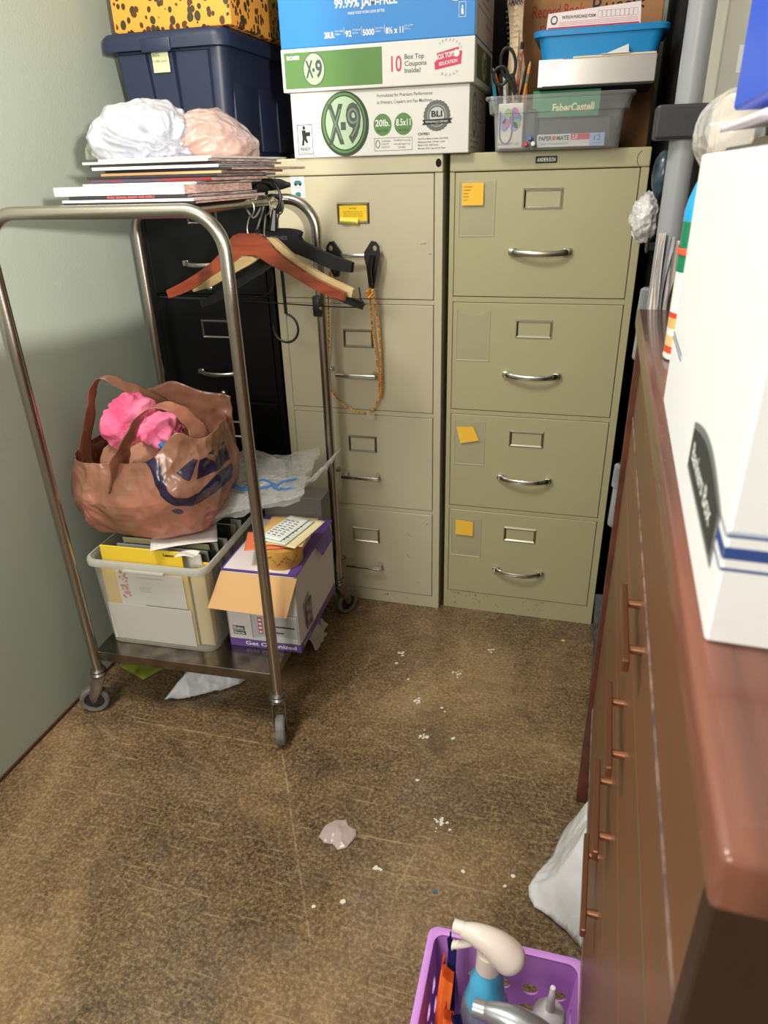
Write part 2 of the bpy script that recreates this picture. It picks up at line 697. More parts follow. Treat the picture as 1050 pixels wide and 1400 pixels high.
# putty-green cabinet on the right
RX0, RX1 = 0.0, 0.4667
rowsR = [(1.277, 0.983), (0.967, 0.673), (0.658, 0.371), (0.356, 0.067)]
capR, drR, cx = cabinet('putty green four-drawer filing cabinet at the right, with clear pockets on its drawers', RX0, RX1, 0.0, 0.0127, 0.0186, rowsR, olive, 'arch')
x_off = -0.23335
pocketm = clear_plastic('clear_pocket', (215, 214, 196), 0.13, 0.5)
seamm = mat('pocket_seam', (196, 190, 160), 0.3)
notem = mat('orange_sticky_note', (250, 196, 62), 0.7)
inkn = mat('faded_pen', (150, 110, 50), 0.8)
notes = {0: [(0.033, 1.203), (0.086, 1.203), (0.086, 1.254), (0.033, 1.254)],
         2: [(0.044, 0.573), (0.098, 0.585), (0.079, 0.625), (0.031, 0.622)],
         3: [(0.036, 0.275), (0.089, 0.274), (0.089, 0.321), (0.036, 0.325)]}
pk = [(0.025, 1.259, 0.114, 1.131), (0.025, 0.949, 0.114, 0.814), (0.025, 0.640, 0.112, 0.507), (0.022, 0.332, 0.112, 0.199)]
for i, d in enumerate(drR):
    zh = (1.093, 0.780, 0.475, 0.164)[i]
    zl = (1.215, 0.902, 0.596, 0.290)[i]
    arch_handle(d, 0.232 + x_off, zh, 0.135, -0.002, chrome if i else dullchrome)
    label_holder(d, 0.230 + x_off, zl, 0.097, 0.049, -0.002, chrome if i < 2 else dullchrome)
    u0, z1, u1, z0 = pk[i]
    g = G()

    def film(u, v, u0=u0, u1=u1, z0=z0, z1=z1, i=i):
        edge = min(u, 1 - u, v * 1.2) * 4
        b = 0.0022 * min(1, edge) + 0.0012 * fold((u * 0.1, v * 0.13, i), 40) * min(1, edge)
        top = 0.0
        if i == 1 and v > 0.9:
            top = -0.012 * sin(u * pi)
        return (u0 + (u1 - u0) * u + x_off, -0.0026 - max(0, b), z0 + (z1 - z0) * v + top * (v - 0.9) * 10)
    g.grid(film, 24, 30, pocketm)
    for a, b in (((u0, z0), (u1, z0)), ((u0, z0), (u0, z1)), ((u1, z0), (u1, z1))):
        g.sweep([(a[0] + x_off, -0.003, a[1]), (b[0] + x_off, -0.003, b[1])], [0.0011, 0.0011], 6, seamm)
    g.build('clear_pocket', None, d)['label'] = 'clear plastic pocket taped to the drawer front'
    if i in notes:
        g = G()
        q = notes[i]
        g.quad([(a + x_off, -0.0075 - (0.002 if k in (0, 1) else 0), b) for k, (a, b) in enumerate(q)], notem)
        fr = ((q[3][0] + x_off, -0.0080, q[3][1]), (1, 0, 0), (0, 0, 1))
        if i == 0:
            for k, s in enumerate(('Insurance', 'medical', 'taxes', 'home', 'auto', 'bills')):
                g.p_text(fr, s, 0.004, -0.010 - 0.0075 * k, 0.0040, inkn, lay=3)
        n = g.build('sticky_note', None, capR, smooth=None)
        tag(n, {0: 'orange sticky note with handwriting, on the top drawer of the right cabinet',
                2: 'crooked blank orange sticky note on the third drawer of the right cabinet',
                3: 'square orange sticky note on the bottom drawer of the right cabinet'}[i], 'sticky note')
        n.parent = None
        n.location = capR.location
        recenter(n)
g = G()
fr = ((0.232 + x_off, -0.0055, 1.300), (1, 0, 0), (0, 0, 1))
g.box((0.207 + x_off, 0.257 + x_off), (-0.0055, -0.003), (1.2925, 1.3075), BLACK, 0.0008, seg=1)
for k in range(8):
    g.p_text(fr, 'ANDERSON'[k], -0.021 + 0.0054 * k, -0.004, 0.008, mat('badge_silver', (190, 190, 180), 0.3, 0.8), w=0.004, lay=1)
g.build('maker_badge', None, capR, smooth=None)
g = G()
arc = [(0.450 + x_off - 0.012 * cos(a) * 1.1, -0.0046, 1.296 + 0.017 * sin(a)) for a in [radians(x) for x in range(-60, 75, 12)]]
g.sweep(arc, 0.0007, 6, mat('scratch_dark', (98, 88, 58), 0.7))
random.seed(4)
rust = mat('rust_spots', (112, 88, 58), 0.9)
for k in range(70):
    u = 0.03 + 0.30 * random.random() ** 1.2
    v = 0.058 - 0.045 * random.random() ** 1.6
    a = random.random() * pi
    r = 0.0006 + 0.0012 * random.random()
    y = -0.0005 - 0.0001
    l = 0.001 + 0.006 * random.random()
    g.p_poly(((u + x_off, 0.0009, v), (1, 0, 0), (0, 0, 1)), [(-l * cos(a), -l * sin(a) * .5), (r, -r * .6), (l * cos(a), l * sin(a) * .5), (-r, r * .6)], rust, 1)
g.build('scuff_marks', None, capR, smooth=None)

# almond cabinet in the middle
MX0, MX1, MY = -0.4839, -0.0135, -0.0185
rowsM = [(1.2775, 0.975), (0.960, 0.661), (0.645, 0.351), (0.336, 0.045)]
capM, drM, _ = cabinet('almond four-drawer filing cabinet in the middle, with an orange exercise cord on its top handle', MX0, MX1, MY, 0.022, 0.021, rowsM, beige, 'bar')
xo = -(MX0 + MX1) / 2
yellowc = mat('yellow_card', (246, 206, 30), 0.6)
for i, d in enumerate(drM):
    zh = (1.089, 0.768, 0.455, 0.143)[i]
    zl = (1.189, 0.867, 0.554, 0.245)[i]
    bar_handle(d, -0.253 + xo, zh, 0.118, -0.002, chrome)
    lh = label_holder(d, -0.249 + xo, zl, 0.089, 0.052, -0.002, (nickel if i != 3 else dullchrome), yellowc if i == 0 else None)
    if i == 0:
        g = G()
        fr = ((-0.249 + xo, -0.0035, zl), (1, 0, 0), (0, 0, 1))
        ink = mat('brown_ink', (120, 88, 20), 0.7)
        g.p_text(fr, 'NOTICE', 0, 0.010, 0.004, ink, align='CENTER')
        for k, s in enumerate(('please keep this drawer locked', 'when it is not being used and', 'return the key')):
            g.p_text(fr, s, 0, 0.003 - 0.005 * k, 0.0028, ink, w=0.052, align='CENTER')
        g.build('card_print', None, lh, smooth=None)
        g = G()
        g.grid(lambda u, v: (-0.249 + xo - 0.034 + 0.050 * u, -0.006 - 0.008 * sin(pi * v) - 0.002 * sin(7 * u), zl - 0.024 + 0.016 * v - 0.004 * u), 12, 8, mat('curled_yellow_paper', (250, 226, 96), 0.6))
        g.build('curled_slip', None, lh)
    if i:
        g = G()
        g.lathe([(0, 0.016), (0.004, 0.015), (0.006, 0.011), (0.005, 0.004), (0.007, 0.0), (0.0, 0.0)], 16, chrome if i == 1 else dullchrome,
                Matrix.Translation((-0.333 + xo + 0.002 * i, -0.002, zh + 0.012)) @ Matrix.Rotation(pi / 2, 4, 'X'))
        g.build('lock_knob', None, d)
g = G()
fr = ((0, -0.0042, 0), (1, 0, 0), (0, 0, 1))
g.p_ell(fr, -0.0245 + xo, 1.300, 0.007, 0.0095, darkgap, 1)
g.build('lock_hole', None, capM, smooth=None)
g = G()
g.p_rect(fr, -0.478 + xo, 1.287, -0.436 + xo, 1.304, mat('name_plate', (214, 196, 150), 0.5), 1)
g.p_rect(fr, -0.474 + xo, 1.297, -0.440 + xo, 1.3005, BLACK, 2)
g.p_rect(fr, -0.474 + xo, 1.290, -0.471 + xo, 1.293, mat('orange_dot', (220, 140, 60), 0.6), 2)
g.build('name_plate', None, capM, smooth=None)
g = G()
fr = ((-0.416 + xo, -0.0022, 1.229), (1, 0, 0), (0, 0, 1))
teal = mat('teal_ink', (56, 120, 118), 0.6)
g.p_rect(fr, 0, 0, 0.038, 0.049, WHITE, 1)
g.p_text(fr, 'HONEST', 0.019, 0.043, 0.003, GREYINK, w=0.018, align='CENTER', lay=2)
g.p_poly(fr, [(0.008, 0.030), (0.012, 0.040), (0.027, 0.040), (0.031, 0.034), (0.031, 0.030)], teal, 2)
g.p_ell(fr, 0.014, 0.030, 0.003, 0.003, BLACK, 3)
g.p_ell(fr, 0.026, 0.030, 0.003, 0.003, BLACK, 3)
g.p_text(fr, 'Federation', 0.019, 0.022, 0.003, teal, w=0.030, align='CENTER', lay=2)
g.p_text(fr, 'School Bus', 0.019, 0.017, 0.0026, GREYINK, w=0.026, align='CENTER', lay=2)
g.p_ell(fr, 0.019, 0.008, 0.008, 0.005, teal, 2)
g.p_rect(fr, 0.011, 0.002, 0.027, 0.004, BLACK, 3)
g.build('cabinet_sticker', None, capM, smooth=None)['label'] = 'white sticker with a small teal van'
g = G()
random.seed(9)
for (u, v, l, a) in ((-0.052, 0.305, .006, .9), (-0.11, 0.262, .008, -.8), (-0.20, 0.222, .002, 0), (-0.2, 0.236, .002, 1), (-0.112, 0.185, .009, -.9), (-0.08, 0.09, .003, .6), (-0.062, 1.115, .008, .2), (-0.045, 1.09, .004, .1)):
    g.sweep([(u + xo - l * cos(a), -0.0022, v - l * sin(a)), (u + xo + l * cos(a), -0.0022, v + l * sin(a))], [0.0006, 0.0006], 6, rust)
for (u, v, w) in ((-0.19, 0.025, .016), (-0.30, 0.02, .008), (-0.12, 0.022, .004)):
    g.p_poly(((u + xo, 0.0009, v), (1, 0, 0), (0, 0, 1)), [(-w / 2, 0), (w / 2, 0.003), (w / 2, 0.008), (0, 0.004)], rust, 1)
g.build('scuff_marks', None, capM, smooth=None)

# black cabinet behind the trolley
BX0, BX1 = -0.884, -0.4915
capB, drB, _ = cabinet('black four-drawer filing cabinet behind the trolley', BX0, BX1, MY, 0.016, 0.018, [(1.277, 0.980), (0.972, 0.668), (0.660, 0.356), (0.348, 0.05)], blackm, 'arch')
xo = -(BX0 + BX1) / 2
for i, d in enumerate(drB):
    zc = (1.063, 0.752, 0.441, 0.13)[i]
    arch_handle(d, -0.690 + xo, zc, 0.118, -0.002, nickel)
    label_holder(d, -0.686 + xo, (1.192, 0.880, 0.572, 0.26)[i], 0.094, 0.054, -0.002, nickel)
    g = G()
    g.lathe([(0, 0.009), (0.004, 0.009), (0.0085, 0.006), (0.010, 0.0), (0, 0)], 20, nickel,
            Matrix.Translation((-0.688 + xo, -0.002, zc - 0.065)) @ Matrix.Rotation(pi / 2, 4, 'X'))
    g.build('lock', None, d)

# ------------------------------------------------------------------ stainless garment trolley
CW, CD, CZ, CR = 0.50, 0.545, 1.229, 0.0127
ca = radians(2.6)
CL = thing('garment_trolley', 'stainless tube trolley on grey castors with a low shelf, against the left wall', 'trolley', (-0.540, -0.678, 0), ca)


def cl(x, y, z=0):
    """world point to trolley coordinates"""
    p = Matrix.Rotation(-ca, 4, 'Z') @ (Vector((x, y, z)) - Vector((-0.540, -0.678, 0)))
    return p


for k, y in enumerate((0.0, CD)):
    g = G()
    r = 0.075
    pts = [(-CW / 2, y, 0.125)]
    for i in range(1, 12):
        pts.append((-CW / 2, y, 0.125 + (CZ - r - 0.125) * i / 11))
    for i in range(1, 13):
        a = pi - (pi / 2) * i / 12
        pts.append((-CW / 2 + r + r * cos(a), y, CZ - r + r * sin(a)))
    for i in range(1, 8):
        pts.append((-CW / 2 + r + (CW - 2 * r) * i / 8, y, CZ))
    for i in range(0, 13):
        a = pi / 2 - (pi / 2) * i / 12
        pts.append((CW / 2 - r + r * cos(a), y, CZ - r + r * sin(a)))
    for i in range(10, -1, -1):
        pts.append((CW / 2, y, 0.125 + (CZ - r - 0.125) * i / 11))
    g.sweep(pts, CR, 20)
    g.build('end_frame', steel, CL, smooth=50)
for x in (-0.10, 0.165):
    g = G().sweep([(x, 0.0, CZ), (x, CD, CZ)], [0.010, 0.010], 14)
    g.build('top_rail', steel, CL)
g = G()
g.box((-CW / 2 + 0.006, CW / 2 - 0.006), (0.0, CD), (0.1845, 0.190), None, 0.001, seg=1)
g.box((-CW / 2 + 0.012, CW / 2 - 0.012), (-0.001, 0.002), (0.163, 0.189))
g.box((-CW / 2 + 0.012, CW / 2 - 0.012), (CD - 0.002, CD + 0.001), (0.163, 0.189))
g.box((-CW / 2 + 0.005, -CW / 2 + 0.008), (0.01, CD - 0.01), (0.163, 0.189))
g.box((CW / 2 - 0.008, CW / 2 - 0.005), (0.01, CD - 0.01), (0.163, 0.189))
g.build('shelf', mat('worn_stainless_sheet', (158, 148, 138), 0.24, 1.0, var=0.25, vscale=22, bump=0.06, bscale=40), CL, smooth=None)
rubber = mat('grey_rubber', (128, 122, 116), 0.6, var=0.2, vscale=60)
hubm = mat('dark_wheel_hub', (40, 38, 36), 0.5)
forkm = mat('zinc_plate', (140, 134, 128), 0.35, 0.9)
for (x, y, sw) in ((-CW / 2, 0, -2.75), (CW / 2, 0, -1.25), (-CW / 2, CD, 0.3), (CW / 2, CD, 0.9)):
    R = Matrix.Translation((x, y, 0)) @ Matrix.Rotation(sw, 4, 'Z')
    g = G()
    g.lathe([(0, 0.138), (0.017, 0.136), (0.020, 0.131), (0.018, 0.126), (0.022, 0.121), (0.020, 0.113), (0, 0.110)], 20, forkm, R)
    for sx in (-1, 1):
        poly = [(-0.016, 0.116), (0.018, 0.116), (0.034, 0.055), (0.030, 0.036), (0.020, 0.036), (-0.002, 0.075)]
        fr = (R @ Vector((0, sx * 0.0155 + 0.0012, 0)), R.to_3x3() @ Vector((1, 0, 0)), Vector((0, 0, 1)))
        g.prism(poly, fr, 0, 0.0025, forkm, 0.0005)
    g.box((-0.017, 0.018), (-0.017, 0.017), (0.110, 0.117), forkm, 0.002, M=R)
    c = g.build('castor', None, CL)
    g = G()
    Wm = R @ Matrix.Translation((0.025, 0, 0.0385)) @ Matrix.Rotation(pi / 2, 4, 'X')
    g.lathe([(0.026, -0.011), (0.034, -0.012), (0.038, -0.008), (0.0385, 0), (0.038, 0.008), (0.034, 0.012), (0.026, 0.011), (0.026, -0.011)], 32, rubber, Wm)
    g.build('wheel', None, c)
    g = G()
    g.lathe([(0, -0.013), (0.006, -0.013), (0.007, -0.007), (0.0262, -0.006), (0.0262, 0.006), (0.007, 0.007), (0.006, 0.013), (0, 0.013)], 24, hubm, Wm)
    g.build('wheel_hub', None, c)

# ------------------------------------------------------------------ brown chest of drawers on the right
db = -math.atan(0.0251)
DO = Vector((0.4363, -0.688, 0))
DR = thing('chest_of_drawers', 'reddish brown wooden chest of drawers with copper bar handles, along the right side', 'chest of drawers', DO, db)


def wood(name, c, c2, rough, st, spec=0.5, scale=3.0, coat=0.0):
    return mat(name, c, rough, c2=c2, stretch=st, vscale=scale, spec=spec, bump=0.04, bscale=40, coat=coat)


wfront = wood('walnut_front', (104, 76, 52), (118, 74, 48), 0.42, (4, 0.6, 12), scale=3)
wtop = wood('mahogany_top', (128, 80, 64), (70, 46, 38), 0.24, (14, 1.0, 1), scale=2.2, coat=0.3)
wside = wood('dark_side_panel', (62, 40, 24), (48, 30, 18), 0.5, (6, 1, 1))
wedge = mat('chipped_edge', (150, 118, 104), 0.6, var=0.4, vscale=60)
wleg = mat('red_brown_leg', (104, 56, 38), 0.45, var=0.25, vscale=20)
LEN = 0.985
ZT = 1.075
ZU = ZT - 0.028
g = G()
g.box((-0.006, 0.44), (-LEN - 0.035, 0.012), (ZU, ZT), wtop, 0.004, seg=3)
g.build('top', None, DR)
g = G()
g.box((0.0, 0.435), (-0.018, 0.0), (0.0, ZU - 0.0005), wleg, 0.0015, seg=1)
g.build('side_panel', None, DR, smooth=None)
g = G()
g.box((0.007, 0.435), (-LEN, -LEN + 0.018), (0.0, ZU - 0.0005), wside, 0.0015, seg=1)
g.build('side_panel', None, DR, smooth=None)
g = G()
g.box((0.42, 0.434), (-LEN + 0.019, -0.019), (0.1, ZU - 0.001), wside)
g.build('back_panel', None, DR, smooth=None)
g = G()
g.box((0.009, 0.025), (-LEN + 0.019, -0.019), (0.905, ZU - 0.001), wfront)
g.box((0.0075, 0.0105), (-LEN + 0.002, -0.02), (0.9005, 0.9045), wedge)
g.build('front_rail', None, DR, smooth=None)
g = G()
g.box((0.009, 0.025), (-LEN + 0.019, -0.019), (0.2742, 0.418), wfront)
g.box((0.0075, 0.0250), (-LEN + 0.002, -0.02), (0.268, 0.2745), wedge)
g.build('front_rail', None, DR, smooth=None)
copper = mat('copper_handle', (160, 112, 84), 0.3, 0.85)
for zt, zb, zh in ((0.9, 0.8125, 0.872), (0.811, 0.681, 0.74), (0.6795, 0.551, 0.618), (0.5495, 0.42, 0.486)):
    g = G()
    g.box((0.0085, 0.026), (-LEN + 0.002, -0.02), (zb, zt), wfront, 0.0012, seg=1)
    g.box((0.027, 0.40), (-LEN + 0.03, -0.03), (zb + 0.01, zt - 0.02), wside)
    d = g.build('drawer', None, DR, smooth=None)
    g = G()
    yc = -0.588
    g.box((-0.0105, -0.0040), (yc - 0.068, yc + 0.068), (zh - 0.007, zh + 0.007), copper, 0.0012, seg=1)
    for s in (-1, 1):
        g.sweep([(-0.0055, yc + s * 0.040, zh), (0.009, yc + s * 0.040, zh)], [0.0042, 0.005], 12, copper)
    g.build('handle', None, d, smooth=30)

# ------------------------------------------------------------------ things on top of the cabinets
def rbox(g, x, y, z, m, r, taper=None, n=5, open_top=False, rim=None):
    """box with rounded vertical corners, optional taper towards the base"""
    def loop(sx, sy, zz, grow=0.0):
        cx, cy = (x[0] + x[1]) / 2, (y[0] + y[1]) / 2
        hx, hy = (x[1] - x[0]) / 2 * sx + grow, (y[1] - y[0]) / 2 * sy + grow
        out = []
        for (qx, qy, a0) in ((1, 1, 0), (-1, 1, 90), (-1, -1, 180), (1, -1, 270)):
            for k in range(n + 1):
                a = radians(a0 + 90 * k / n)
                out.append(Vector((cx + qx * (hx - r) + r * cos(a), cy + qy * (hy - r) + r * sin(a), zz)))
        return out
    return loop


def skin(g, loops, m, cap0=True, cap1=True):
    rings = [[g.bm.verts.new(p) for p in L] for L in loops]
    fs = []
    n = len(rings[0])
    for A, B in zip(rings, rings[1:]):
        for k in range(n):
            fs.append(g.bm.faces.new((A[k], A[(k + 1) % n], B[(k + 1) % n], B[k])))
    if cap0:
        fs.append(g.bm.faces.new(list(reversed(rings[0]))))
    if cap1:
        fs.append(g.bm.faces.new(rings[-1]))
    g._fin(fs, m)


# navy tote
navy = mat('navy_plastic', (34, 42, 66), 0.42, bump=0.05, bscale=220)
t = thing('storage_tote', 'navy blue plastic tote with lid and a pale note, on the black cabinet', 'storage tote', (-0.69, 0.16, H))
g = G()
lp = rbox(g, (-0.152, 0.157), (-0.25, 0.22), None, navy, 0.03)
skin(g, [lp(0.86, 0.9, 0.002), lp(0.87, 0.9, 0.0), lp(0.99, 0.985, 0.243)][1:], navy)
# raised ribs and panels on the near side
fz = lambda z: -0.25 + 0.0235 * (1 - z / 0.243) - 0.0035
for x0, x1 in ((-0.128, -0.052), (-0.044, 0.022), (0.034, 0.118)):
    q = []
    for (xx, zz) in ((x0, 0.012), (x1, 0.012), (x1, 0.236), (x0, 0.236)):
        k = 0.87 + 0.12 * zz / 0.243
        q.append((xx * k, zz))
    a = [g.bm.verts.new((p[0], fz(p[1]) - 0.003, p[1])) for p in q]
    b = [g.bm.verts.new((p[0] + (-0.004 if p[0] < (x0 + x1) / 2 else 0.004), fz(p[1]) + 0.006, p[1] + (-.003 if p[1] < .1 else .003))) for p in q]
    f = [g.bm.faces.new(a)] + [g.bm.faces.new((b[i], b[(i + 1) % 4], a[(i + 1) % 4], a[i])) for i in range(4)]
    g._fin(f, navy)
for y0, y1 in ((-0.20, -0.06), (-0.05, 0.06), (0.07, 0.19)):
    g.box((0.125, 0.150), (y0, y1), (0.02, 0.236), navy, 0.004)
bmesh.ops.recalc_face_normals(g.bm, faces=g.bm.faces)
g.build('body', None, t, smooth=40)
g = G()
lp = rbox(g, (-0.172, 0.172), (-0.27, 0.24), None, navy, 0.035)
skin(g, [lp(0.985, 0.99, 0.243), lp(1, 1, 0.243), lp(1.0, 1.0, 0.262), lp(0.99, 0.99, 0.274), lp(0.96, 0.97, 0.280), lp(0.93, 0.94, 0.2802), lp(0.92, 0.93, 0.276)], navy)
g.box((-0.05, 0.03), (-0.274, -0.262), (0.236, 0.266), navy, 0.004)
g.build('lid', None, t, smooth=40)
g = G()
nz0 = 1.516
g.grid(lambda u, v: (-0.722 + 0.045 * u, 0.16 + fz(0.2 + 0.045 * v) - 0.0052 - 0.003 * (1 - v) ** 2, nz0 + 0.043 * v), 6, 6, mat('pale_green_note', (206, 212, 160), 0.7))
fr = ((-0.722, 0.16 + fz(0.222) - 0.0110, nz0), (1, 0, 0), (0, 0.06, 1))
pen = mat('pen_ink', (60, 62, 80), 0.7)
g.p_text(fr, 'INTL', 0.004, 0.033, 0.0065, pen)
g.p_text(fr, 'Credit Cards', 0.003, 0.021, 0.0062, pen, w=0.038)
tag(recenter(g.build('sticky_note', None, None, smooth=None)), 'pale green handwritten note stuck on the navy tote', 'sticky note')

# orange spotted box on the tote
m = bpy.data.materials.new('orange_spotted_fabric')
m.use_nodes = True
N, L = m.node_tree.nodes, m.node_tree.links
tc = N.new('ShaderNodeTexCoord')
mp = N.new('ShaderNodeMapping')
mp.inputs['Scale'].default_value = (60, 60, 52)
wn = N.new('ShaderNodeTexNoise')
wn.inputs['Scale'].default_value = 18
L.new(tc.outputs['Object'], wn.inputs['Vector'])
vm = N.new('ShaderNodeVectorMath')
vm.operation = 'MULTIPLY_ADD'
L.new(wn.outputs['Color'], vm.inputs[0])
vm.inputs[1].default_value = (0.012, 0.012, 0.012)
L.new(tc.outputs['Object'], vm.inputs[2])
L.new(vm.outputs[0], mp.inputs[0])
vo = N.new('ShaderNodeTexVoronoi')
vo.inputs['Randomness'].default_value = 0.9
L.new(mp.outputs[0], vo.inputs['Vector'])
vo.inputs['Scale'].default_value = 1.0


def _ramp(src, els):
    r = N.new('ShaderNodeValToRGB')
    while len(r.color_ramp.elements) < len(els):
        r.color_ramp.elements.new(0.5)
    for e, (p, c) in zip(r.color_ramp.elements, els):
        e.position = p
        e.color = lin(c)
    L.new(src, r.inputs[0])
    return r.outputs[0]


sepc = N.new('ShaderNodeSeparateColor')
L.new(vo.outputs['Color'], sepc.inputs[0])
mm = N.new('ShaderNodeMath')
mm.operation = 'MULTIPLY_ADD'
L.new(sepc.outputs[0], mm.inputs[0])
mm.inputs[1].default_value = 0.22
mm.inputs[2].default_value = 0.33
lt = N.new('ShaderNodeMath')
lt.operation = 'LESS_THAN'
L.new(vo.outputs['Distance'], lt.inputs[0])
L.new(mm.outputs[0], lt.inputs[1])
mx = N.new('ShaderNodeMixRGB')
L.new(lt.outputs[0], mx.inputs[0])
mx.inputs[1].default_value = lin((232, 156, 58))
L.new(_ramp(sepc.outputs[1], [(0.45, (58, 50, 26)), (0.5, (84, 48, 18))]), mx.inputs[2])
L.new(mx.outputs[0], N['Principled BSDF'].inputs['Base Color'])
N['Principled BSDF'].inputs['Roughness'].default_value = 0.6
spot = m
g = G()
g.box((-0.155, 0.160), (-0.24, 0.20), (0.0, 0.20), spot, 0.006)
o = g.build('storage_box', None, None, smooth=30, loc=(-0.665, 0.15, H + 0.2815))
tag(o, 'orange box printed with dark animal spots, on the navy tote lid', 'storage box')

# copier paper boxes on the almond cabinet
card = mat('white_carton', (226, 222, 216), 0.6, bump=0.05, bscale=30)
cardg = mat('carton_print_green', (92, 134, 70), 0.6)
palegr = mat('carton_pale_green', (176, 200, 166), 0.6)
dkgr = mat('carton_dark_green', (44, 66, 44), 0.6)
pinkred = mat('carton_pink_red', (208, 62, 100), 0.6)
slate = mat('carton_slate', (74, 82, 78), 0.6)
t = thing('paper_box', 'white copier paper box with a big green oval, standing on the almond cabinet', 'paper box', (-0.173, -0.03, H))
g = G()
g.box((-0.223, 0.222), (0, 0.285), (0.0, 0.1425), card, 0.002)
g.build('carton', None, t, smooth=None)
g = G()
F = ((-0.223, 0, 0), (1, 0, 0), (0, 0, 1))
g.p_ell(F, 0.138, 0.0708, 0.062, 0.0702, dkgr, 1, n=48)
g.p_ell(F, 0.136, 0.073, 0.056, 0.065, cardg, 2, n=48)
g.p_ell(F, 0.137, 0.073, 0.051, 0.060, dkgr, 3, n=48)
g.p_ell(F, 0.137, 0.073, 0.048, 0.057, palegr, 4, n=48)
g.p_text(F, 'X', 0.094, 0.033, 0.078, slate, w=0.042, bold=0.05, lay=5)
g.p_text(F, 'X', 0.0985, 0.037, 0.070, mat('carton_mid_green', (116, 140, 112), 0.6), w=0.032, bold=-0.02, lay=6)
g.p_text(F, '-', 0.128, 0.045, 0.070, slate, w=0.013, bold=0.04, lay=5)
g.p_text(F, '9', 0.142, 0.036, 0.076, slate, w=0.038, bold=0.05, lay=5)
g.p_text(F, '9', 0.1465, 0.041, 0.067, mat('carton_mid_green', (116, 140, 112), 0.6), w=0.028, bold=-0.02, lay=6)
g.p_text(F, 'Formulated for Premium Performance', 0.222, 0.124, 0.0068, GREYINK, w=0.135, bold=0.01)
g.p_text(F, 'in Printers, Copiers and Fax Machines', 0.222, 0.110, 0.0068, GREYINK, w=0.135, bold=0.01)
for u, s, s2 in ((0.234, '20lb.', 'Paper 75 GSM'), (0.286, '8.5x11', '216 x 279mm')):
    g.p_ell(F, u, 0.066, 0.0225, 0.0235, cardg, 1)
    g.p_text(F, s, u, 0.063, 0.014, WHITE, w=0.036, bold=0.02, align='CENTER', lay=2)
    g.p_text(F, s2, u, 0.051, 0.005, dkgr, w=0.026, align='CENTER', lay=2)
for k in range(24):
    a = 2 * pi * k / 24
    g.p_ell(F, 0.368 + 0.028 * cos(a), 0.080 + 0.028 * sin(a), 0.005, 0.005, GREYINK, 1, n=8)
g.p_ell(F, 0.368, 0.080, 0.029, 0.029, GREYINK, 2)
g.p_ell(F, 0.368, 0.080, 0.023, 0.023, palegr, 3, ring=0.0012)
g.p_ell(F, 0.368, 0.080, 0.018, 0.018, mat('carton_light_grey', (196, 196, 192), 0.6), 3)
g.p_text(F, 'BLI', 0.368, 0.078, 0.012, BLACK, w=0.026, bold=0.03, align='CENTER', lay=4)
g.p_poly(F, [(0.332, 0.062), (0.404, 0.064), (0.400, 0.069), (0.406, 0.074), (0.332, 0.072), (0.337, 0.067)], BLACK, 4)
g.p_text(F, 'PERFORMANCE CERTIFIED', 0.368, 0.0655, 0.0042, WHITE, w=0.054, align='CENTER', lay=5)
g.p_frame(F, 0.012, 0.008, 0.052, 0.074, 0.0014, BLACK)
g.p_text(F, 'READY', 0.032, 0.017, 0.007, BLACK, w=0.027, bold=0.02, align='CENTER')
g.p_text(F, 'ONE HAND BOX', 0.032, 0.011, 0.0035, BLACK, w=0.030, align='CENTER')
g.p_ell(F, 0.030, 0.067, 0.0036, 0.0042, BLACK)
g.p_poly(F, [(0.024, 0.062), (0.034, 0.062), (0.036, 0.044), (0.025, 0.044)], BLACK)
g.p_poly(F, [(0.025, 0.044), (0.036, 0.044), (0.040, 0.034), (0.035, 0.033), (0.030, 0.040), (0.028, 0.028), (0.022, 0.028)], BLACK)
g.p_poly(F, [(0.034, 0.057), (0.046, 0.058), (0.046, 0.049), (0.034, 0.048)], BLACK)
g.p_frame(F, 0.212, 0.010, 0.308, 0.038, 0.0009, GREYINK)
g.p_ell(F, 0.221, 0.025, 0.006, 0.009, GREYINK, ring=0.002)
for k, (s, w) in enumerate((('SUSTAINABLE', .022), ('FORESTRY', .018), ('INITIATIVE', .020))):
    g.p_text(F, s, 0.231, 0.029 - 0.0065 * k, 0.0038, GREYINK, w=w)
for k, (s, w) in enumerate((('Certified Sourcing', .043), ('www.sfiprogram.org', .041), ('SFI-00001', .018))):
    g.p_text(F, s, 0.282, 0.030 - 0.0078 * k, 0.0042, GREYINK, w=w, align='CENTER')
g.p_text(F, 'OX9001', 0.322, 0.040, 0.006, BLACK, w=0.028, bold=0.02)
for k, (s, w) in enumerate((('Acid Free, Made on Boise Chain Brilla', .074), ('Multipurpose Paper, 10 Reams / Count', .066), ('Made in USA, 5000 Sheets', .050), ('Minimum 20 lb, Copy and Fax Paper', .068))):
    g.p_text(F, s, 0.322, 0.031 - 0.0068 * k, 0.0038, GREYINK, w=w, bold=0.01)
g.build('printing', None, t, smooth=None)
g = G()
Fr = ((0.222, 0, 0), (0, 1, 0), (0, 0, 1))
sg = mat('carton_faded_green', (128, 134, 108), 0.6)
g.p_ell(Fr, 0.08, 0.085, 0.035, 0.046, sg, 1, ring=0.008)
g.p_text(Fr, '9', 0.08, 0.065, 0.04, sg, w=0.03, align='CENTER')
g.p_frame(Fr, 0.15, 0.07, 0.20, 0.12, 0.003, sg)
for k in range(3):
    g.p_text(Fr, ('FORMULATED', 'Premium', 'quality')[k], 0.03, 0.035 - 0.012 * k, 0.006, sg, w=0.16 - 0.04 * k)
g.build('printing', None, t, smooth=None)

